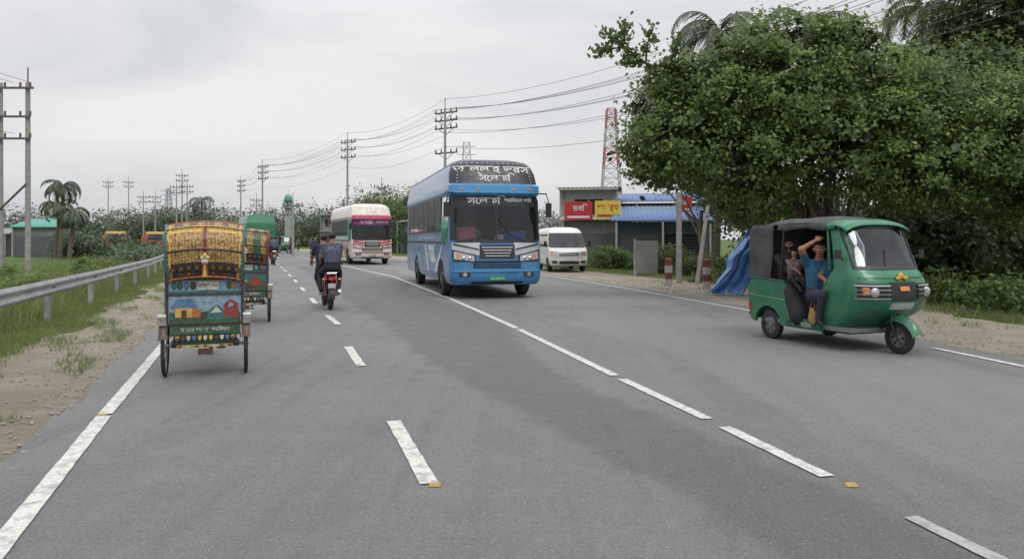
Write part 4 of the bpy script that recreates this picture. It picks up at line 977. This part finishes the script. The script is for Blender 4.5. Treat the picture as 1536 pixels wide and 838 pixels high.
def truck(loc,head):
    R=root('truck',loc,head); mb=MB(); r=mat('truck_red',rgb(165,58,46),.5,c2=rgb(130,72,56)); y=mat('truck_yel',rgb(190,145,60),.5)
    sh=Shell([(.5,1.1,0,.15,-1.9),(1.4,1.15,0,.15,-1.9),(2.2,1.1,-.15,.15,-1.9),(2.5,1.0,-.3,.2,-1.9)],3,12,3); sh.build(mb,lambda j,u,yy,arc:DGL if (j==1 and arc and abs(u)<.85) else (y if j==2 else r))
    sh.strip(mb,-.6,.6,.8,1.2,.02,BLK,4,1)
    for s in(-1,1): sh.strip(mb,s*.75,s*.98,.85,1.05,.03,LAMP,3,1); mb.box((s*1.12,-4.4,1.5),(.06,4.8,1.0),r)
    mb.box((0,-4.4,.95),(2.3,4.8,.1),r); mb.box((0,-2.02,1.7),(2.3,.08,1.5),y); mb.box((0,-6.8,1.5),(2.3,.06,1.0),y); mb.box((0,-3.4,.7),(.9,6.4,.2),DARK)
    for k in range(6):
        for s in(-1,1): mb.box((s*1.16,-2.2-.9*k,1.5),(.05,.08,1.0),y)
    for yc in(-.9,-5.2,-6.2):
        for s in(-1,1): wheel(mb,(s*.98,yc,.48),.48,.25)
    mb.obj('cab_and_body',R,30); return R
truck((-47.5,92,0),(.5,-.86)); truck((-45,97,0),(.5,-.86)); truck((-42,128,0),(.4,-.9))
for x,y in((5.37,26.3),(6.32,24.9)):
    R=root('road_marker_post',(x,y,0)); mb=MB(); br=mat('post_red',rgb(110,62,54),.8); bw=mat('post_white',rgb(165,160,155),.8)
    for i,(a,b) in enumerate(((-.05,.22),(.22,.44),(.44,.68),(.68,.90))): mb.cyl((0,0,a),(0,0,b),.13,(bw,br,bw,br)[i],n=14)
    mb.sph((0,0,.90),(.13,.13,.05),br,14,6); mb.obj('post',R,40)
for a,b,r in(((6.1,28,-.1),(6.1,28,3.3),.11),((6.5,27,-.1),(6.95,27.2,2.8),.08),((5.3,33,-.1),(5.3,33,1.6),.07)):
    mb=MB(); mb.cyl(a,b,r,POLE,r*.85,n=10); mb.obj('concrete_post',smooth=40)
R=root('blue_tarpaulin'); mb=MB(); TP=mat('tarp_blue',rgb(86,134,192),.45,c2=rgb(115,155,205),scale=3)
def tarp(u,v):
    w=.30+.45*v
    x=7.05-.90*v+(u-.5)*w*1.4; z=1.80-1.78*v-.10*(u-.5)*(1-v); y=22.3+.10*math.sin(u*17+v*3)+.12*math.sin(v*7+u*5)+.05*math.sin(u*37+v*11)-.4*v
    return (x+.06*math.sin(v*11)+.03*math.sin(v*23+u*4),y,max(z+.05*math.sin(u*14),.02))
mb.grid(tarp,50,50,TP); o=mb.obj('sheet',R,60); so=o.modifiers.new('s','SOLIDIFY'); so.thickness=.004
mb=MB(); mb.cyl((7.0,22.45,-.1),(7.15,22.4,2.0),.04,mat('bamboo',rgb(120,100,70),.8),n=8); mb.obj('stake',R,40)
for x,y,c in((-20.5,80,rgb(150,60,70)),(-22,84,rgb(60,70,110)),(-3.0,50,rgb(190,180,160)),(-26.5,95,rgb(90,90,95)),(-1.8,47,rgb(70,110,90)),(-27.5,86,rgb(150,140,130)),(-19.5,76,rgb(45,50,70)),(-30,98,rgb(120,60,60))):
    Rr=root('pedestrian_anchor',(x,y,0),(.3,-.95)); q=person('pedestrian',Rr,Vector((0,0,.84)),0,2,an=[Vector((.09,.18,.08)),Vector((-.09,-.16,.08))],top=mat('c%d'%int(c[0]*1000),c,.85),bot=BLK,vox=.035); D.objects.remove(Rr)
# ================================================================ VEGETATION
BARK=mat('bark',(.10,.08,.06),.95,bmp=1,bs=14,c2=(.16,.13,.10),scale=8)
L_hero=leafmat('leaf_vine',(.028,.062,.016),(.20,.32,.085),.32,(.26,.28,.07)); L_dark=leafmat('leaf_dark',(.014,.034,.012),(.07,.125,.035),.22); L_mid=leafmat('leaf_mid',(.03,.062,.02),(.125,.205,.06),.3); L_in=leafmat('leaf_inner',(.012,.028,.010),(.03,.05,.018),.1)  # leaf_inner: near-black green, shade inside the crowns painted as leaf colour
L_far=leafmat('leaf_distant',(.06,.09,.06),(.13,.175,.10),.2); L_far2=leafmat('leaf_hazy',(.15,.18,.175),(.21,.245,.22),.2)  # paler, greyer greens: distance haze painted into the leaf colours
L_grass=leafmat('grass_blade',(.06,.105,.03),(.22,.28,.10),.35,(.30,.27,.13))
def branch(mb,p,d,L,r,n,depth):
    p=Vector(p); d=Vector(d).normalized(); pts=[p];rs=[r]
    for i in range(5):
        d=(d+Vector((random.uniform(-.2,.2),random.uniform(-.2,.2),random.uniform(-.05,.15)))).normalized(); p=p+d*L/5; pts.append(p); rs.append(r*(1-.11*(i+1)) if depth>0 else r*(1-.18*(i+1)))
    mb.tube(pts,rs,BARK,8)
    if depth>0:
        for k in range(n):
            q=pts[random.choice((3,4,5))]; dd=(d+Vector((random.uniform(-1,1),random.uniform(-1,1),random.uniform(-.2,.6)))).normalized(); branch(mb,q,dd,L*.62,rs[4]*.6,n,depth-1)
def tree(name,base,h,lobes,nclus,nleaf,size,lm,r=.2,sig=.22,core=True,ntr=1,shell=.55):
    R=root(name); mb=MB()
    for k in range(ntr): branch(mb,(base[0]+random.uniform(-.3,.3)*(ntr>1)*2,base[1]+random.uniform(-.3,.3)*(ntr>1),-.1),(random.uniform(-.25,.25),random.uniform(-.1,.1),1),h*.5,r,3,2)
    mb.obj('trunk_and_limbs',R,60)
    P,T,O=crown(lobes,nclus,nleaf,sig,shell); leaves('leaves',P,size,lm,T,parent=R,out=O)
    if core:
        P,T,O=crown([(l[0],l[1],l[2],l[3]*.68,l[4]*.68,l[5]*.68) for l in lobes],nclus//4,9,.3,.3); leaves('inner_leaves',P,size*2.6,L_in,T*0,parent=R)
    return R
hero=[(7.3,20.5,5.85,1.9,1.7,1.75),(5.3,20.3,5.2,1.35,1.3,1.3),(4.25,20,4.1,1.25,1.2,1.15),(9.3,20.6,5.2,2.0,1.8,1.6),(11.2,20.3,4.5,2.1,1.8,1.6),(5.9,19.6,3.7,1.4,1.2,1.1),(7.9,19.4,3.9,1.9,1.3,1.2),(10.3,19.3,3.4,1.7,1.3,1.1),(12.9,19.8,3.8,1.8,1.6,1.7),(14.8,20,4.6,1.9,1.6,1.9),
      (3.7,20,3.5,.6,.8,.5),(4.4,20,5.8,.8,.8,.6),(12.5,20.6,5.2,1.4,1.2,.9),(8.6,20,6.6,.9,.9,.7),(6.2,20,6.4,.9,.9,.7),(7.1,19,4.9,1.0,.9,.8),(9.9,19.2,4.5,1.1,.9,.8),(6.5,20.5,2.7,1.0,.8,.8)]
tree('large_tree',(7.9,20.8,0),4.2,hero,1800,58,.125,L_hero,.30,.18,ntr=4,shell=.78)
mb=MB()
for k in range(16):
    x=8.1+random.uniform(-.8,.8); y=20.6+random.uniform(-.3,.4); mb.tube([(x+random.uniform(-.1,.1),y,-.1),(x+random.uniform(-.1,.1),y,1.4),(x+random.uniform(-.3,.3),y,3.2)],[random.uniform(.04,.09),.05,.03],BARK,6)
mb.obj('aerial_roots',D.objects['large_tree'],60)
R=root('tree_branch_spray'); mb=MB(); pts=[(5.0,20.3,5.2),(4.2,20.2,5.9),(3.5,20.1,6.2),(2.9,20,6.6),(2.4,20,7.0)]; mb.tube(pts,[.07,.05,.04,.025,.01],BARK,6)
tw=[]
for a,b in(((3.5,20.1,6.2),(2.9,20,6.25)),((3.5,20.1,6.2),(3.6,20,7.1)),((2.9,20,6.6),(2.2,19.9,6.45)),((4.2,20.2,5.9),(3.5,20.1,5.7)),((4.2,20.2,5.9),(4.3,20,6.8)),((2.9,20,6.6),(3.0,20,7.2))): mb.tube([a,b],[.03,.008],BARK,5); tw.append((a,b))
mb.obj('limbs',R,60); P=[]
for a,b in tw+list(zip(pts,pts[1:])):
    a=np.array(a);b=np.array(b)
    for k in range(15): P.append(a+(b-a)*rng.uniform(.3,1.05)+rng.normal(size=(6,3))*.10)
leaves('leaves',np.vstack(P),.16,L_mid,parent=R)
tree('tree',(8.2,31,0),6,[(6.3,31,5.9,1.3,1.5,1.1),(5.8,31,7.0,.8,1.2,.7),(7.7,32,6.0,2.0,1.6,1.8),(9.2,31,3.6,1.5,1.5,1.6)],290,46,.20,L_far,.18,.32)
tree('tree',(21,31,0),13,[(20.5,31,11.2,2.6,2.5,2.4),(23.5,31,11.5,3.2,2.5,2.5),(18.5,31,9.4,2.0,2,1.6),(22,31,8.5,3.5,2.5,2.2),(26,31,9,3,2.5,3)],520,52,.25,L_dark,.3,.4)
tree('tree',(15,29,0),8,[(15.5,29,7.8,2.0,2,1.2),(18,29,7.4,2.4,2,1.6),(16,29,5,3,2,2),(20,28,4,3,2,2.5),(12.6,29,6.9,1.6,2,1.2)],460,50,.23,L_mid,.25,.38)
tree('tree',(14,52,0),8,[(14,52,6,2.5,2.5,1.8),(16,52,5,3,3,3)],180,42,.3,L_dark,.25,.45)
def palm(loc,H,n,L,lm,r=.14,name='palm_tree'):
    R=root(name,loc); mb=MB(); mb.tube([(0,0,-.1),(.15,0,H*.4),(.25,.05,H*.75),(.2,0,H)],[r*1.3,r,r*.9,r*.8],BARK,10); top=Vector((.2,0,H))
    vs=[];fs=[]
    for k in range(n):
        a=2*math.pi*k/n+random.uniform(-.2,.2); el=random.uniform(-.1,1.1); d=Vector((math.cos(a),math.sin(a),0)); p=top.copy(); pts=[p.copy()]
        e=el
        for i in range(12):
            p=p+(d*math.cos(e)+Vector((0,0,1))*math.sin(e))*L/12; e-=.17+.01*i; pts.append(p.copy())
        mb.tube(pts,[.03]*6+[.015]*7,BARK,4)
        s=d.cross(Vector((0,0,1)))
        for i in range(1,12):
            for j in range(3):
                q=pts[i].lerp(pts[min(12,i+1)],j/3)
                for sg in(-1,1):
                    l=L*.20*math.sin(math.pi*(i+.8)/13)+.12; t=q+s*sg*l*.75+(pts[min(12,i+1)]-pts[i]).normalized()*l*.5-Vector((0,0,l*random.uniform(.3,.8))); w=(pts[min(12,i+1)]-pts[i]).normalized()*.05
                    o=len(vs); vs+=[q-w,q+w,t]; fs.append((o,o+1,o+2))
    mb.add(vs,fs,lm); mb.obj('trunk_and_fronds',R,0); return R
palm((9.3,35,0),11.0,20,3.4,L_far); palm((13.8,36,0),11.4,18,3.4,L_far); palm((18.0,34,0),11.8,14,3,L_mid)
palm((-35.4,60,0),5.7,16,2.0,L_far); palm((-37.5,63,0),4.4,14,2.0,L_far); palm((-33.5,58,0),3.6,14,1.8,L_far)
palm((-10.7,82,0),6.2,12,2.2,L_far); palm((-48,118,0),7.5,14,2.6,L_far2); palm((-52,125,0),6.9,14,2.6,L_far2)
def treeline(name,pts,lm,size,dens,hv=.35):
    lob=[]
    for x0,y0,h0,x1,y1,h1,n in pts:
        for k in range(n):
            t=(k+random.random())/n; x=x0+(x1-x0)*t;y=y0+(y1-y0)*t+random.uniform(-3,3);h=(h0+(h1-h0)*t)*random.uniform(1-hv,1+hv*.7); w=h*random.uniform(.45,.8)
            lob.append((x,y,h*.62,w,w*.7,h*.42)); lob.append((x+random.uniform(-1,1)*w,y,h*.3,w*1.1,w*.7,h*.32))
    P,T,O=crown(lob,int(dens),24,size*1.6,.5); return leaves(name,P,size,lm,T,out=O)
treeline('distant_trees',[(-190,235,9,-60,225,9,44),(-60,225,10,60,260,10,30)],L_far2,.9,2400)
treeline('distant_trees',[(-90,150,5.5,-48,140,6.5,22),(-47,165,6,-12,130,7,20)],L_far,.5,1800)
treeline('tree_mass',[(-22,112,7.5,-9,88,8.0,9),(-9,88,7.5,-1,72,5,7)],L_mid,.36,1200)
treeline('tree_mass',[(-40,66,2.0,-33,64,1.6,6),(-30,62,1.0,-20,42,.9,12),(-75,95,3.0,-60,88,2.4,9)],L_far,.24,1000)
def bushes(name,lob,nc,nl,size,lm,sig=.16):
    P,T,O=crown(lob,nc,nl,sig,.4); P[:,2]=np.maximum(P[:,2],.0); return leaves(name,P,size,lm,T,out=O)
lb=[]
for i in range(46):
    y=rng.uniform(16,44); x=RIGHT(y)+4.3+rng.uniform(0,2.6)+(1.0 if y>30 else 0)+ (.6 if y<22 else 0); h=rng.uniform(.35,.85) if y<34 else rng.uniform(.5,1.1); lb.append((x,y,h*.45,h*.8,h*.8,h*.75))
bushes('roadside_shrubs',lb,600,42,.13,L_mid)
lb=[]
for i in range(60):
    y=rng.uniform(6,19); x=RIGHT(y)+4.9+rng.uniform(0,5); h=rng.uniform(.3,.75)*(1+.10*(x-RIGHT(y)-4.9)); lb.append((x,y,h*.4,h*.8,h*.8,h*.7))
bushes('roadside_shrubs',lb,900,40,.11,leafmat('leaf_shrub',(.035,.07,.02),(.15,.24,.065),.3))
lb=[]
for i in range(64):
    x=rng.uniform(8.3,20); y=rng.uniform(23.5,28); h=rng.uniform(1.8,3.6); lb.append((x,y,h*.5,h*.55,h*.5,h*.6))
bushes('undergrowth',lb,1200,38,.22,L_dark,.28)
lb=[]
for i in range(44):
    y=rng.uniform(5,40); x=LEFT(y)-4.0-rng.uniform(0,5)*(1 if y>9 else .4); h=rng.uniform(.2,.65); lb.append((x,y,h*.4,h*.9,h*.9,h*.7))
bushes('roadside_shrubs',lb,620,40,.10,leafmat('leaf_weed',(.05,.09,.028),(.18,.26,.08),.3))
def band(n,y0,y1,fx,spread,keep=None):
    y=y0+(y1-y0)*rng.uniform(0,1,n)**1.3; x=fx(y)+spread(n)
    P=np.stack([x,y,np.full(n,-.05)],1)
    if keep is not None:
        nz=np.sin(P[:,0]*2.3+1)*np.sin(P[:,1]*1.4)+.6*np.sin(P[:,0]*5.1+P[:,1]*3.7)+.4*np.sin(P[:,1]*7.3-P[:,0]*6.1); P=P[nz>keep]
    return P
g=[band(50000,2.5,45,LEFT,lambda n:-1.8-rng.gamma(2.0,.75,n)),band(18000,2.5,30,LEFT,lambda n:-rng.uniform(.7,2.0,n),.5)]
grass('grass_left',np.vstack(g),.12,L_grass,.006)
grass('grass_left',band(30000,3,60,LEFT,lambda n:-2.7-rng.gamma(2,1.6,n)),.36,L_grass,.009)
g=[band(40000,5,45,RIGHT,lambda n:3.8+rng.gamma(2,.7,n)),band(7000,6,30,RIGHT,lambda n:rng.uniform(2.0,3.8,n),.9)]
grass('grass_right',np.vstack(g),.15,L_grass,.007)
# ================================================================ WORLD / LIGHT / CAMERA
W=D.worlds.new('World'); S.world=W; W.use_nodes=True; nt=W.node_tree
for n in list(nt.nodes): nt.nodes.remove(n)
out=nt.nodes.new('ShaderNodeOutputWorld'); bg=nt.nodes.new('ShaderNodeBackground'); nt.links.new(bg.outputs[0],out.inputs[0]); bg.inputs[1].default_value=.105
sk=nt.nodes.new('ShaderNodeTexSky'); sk.sky_type='NISHITA'; sk.sun_disc=False; sk.sun_elevation=math.radians(55); sk.sun_rotation=math.radians(-30); sk.dust_density=4
tc=nt.nodes.new('ShaderNodeTexCoord'); mp=nt.nodes.new('ShaderNodeMapping'); mp.inputs['Scale'].default_value=(1,1,3.4); nt.links.new(tc.outputs['Generated'],mp.inputs[0])
n1=noise(nt,1.9,7,mp.outputs[0],.5,.5)
cl=mixc(nt,(5.9,6.1,6.4),(8.2,8.2,8.25),ramp(nt,n1,.36,.62))
sp=nt.nodes.new('ShaderNodeSeparateXYZ'); nt.links.new(tc.outputs['Generated'],sp.inputs[0]); el=ramp(nt,sp.outputs[2],.25,1,1.0,2.3)
vm=nt.nodes.new('ShaderNodeVectorMath'); vm.operation='SCALE'; nt.links.new(cl,vm.inputs[0]); nt.links.new(el,vm.inputs['Scale'])
nt.links.new(mixc(nt,sk.outputs[0],vm.outputs[0],.93),bg.inputs[0])
sl=D.lights.new('sun','SUN'); sl.energy=1.3; sl.angle=math.radians(25); sl.color=(1,.97,.92); so=link(D.objects.new('sun',sl)); so.rotation_euler=(math.radians(35),0,math.radians(30))
cam=D.cameras.new('camera'); cam.sensor_width=36; cam.lens=36*1150/1536; cam.shift_y=-.0397; cam.clip_end=3000; cam.clip_start=.05
co=link(D.objects.new('camera',cam)); co.location=(0,0,1.6); co.rotation_euler=(math.radians(90),0,0); S.camera=co
S.view_settings.view_transform='Standard'; S.view_settings.look='None'; S.view_settings.exposure=0
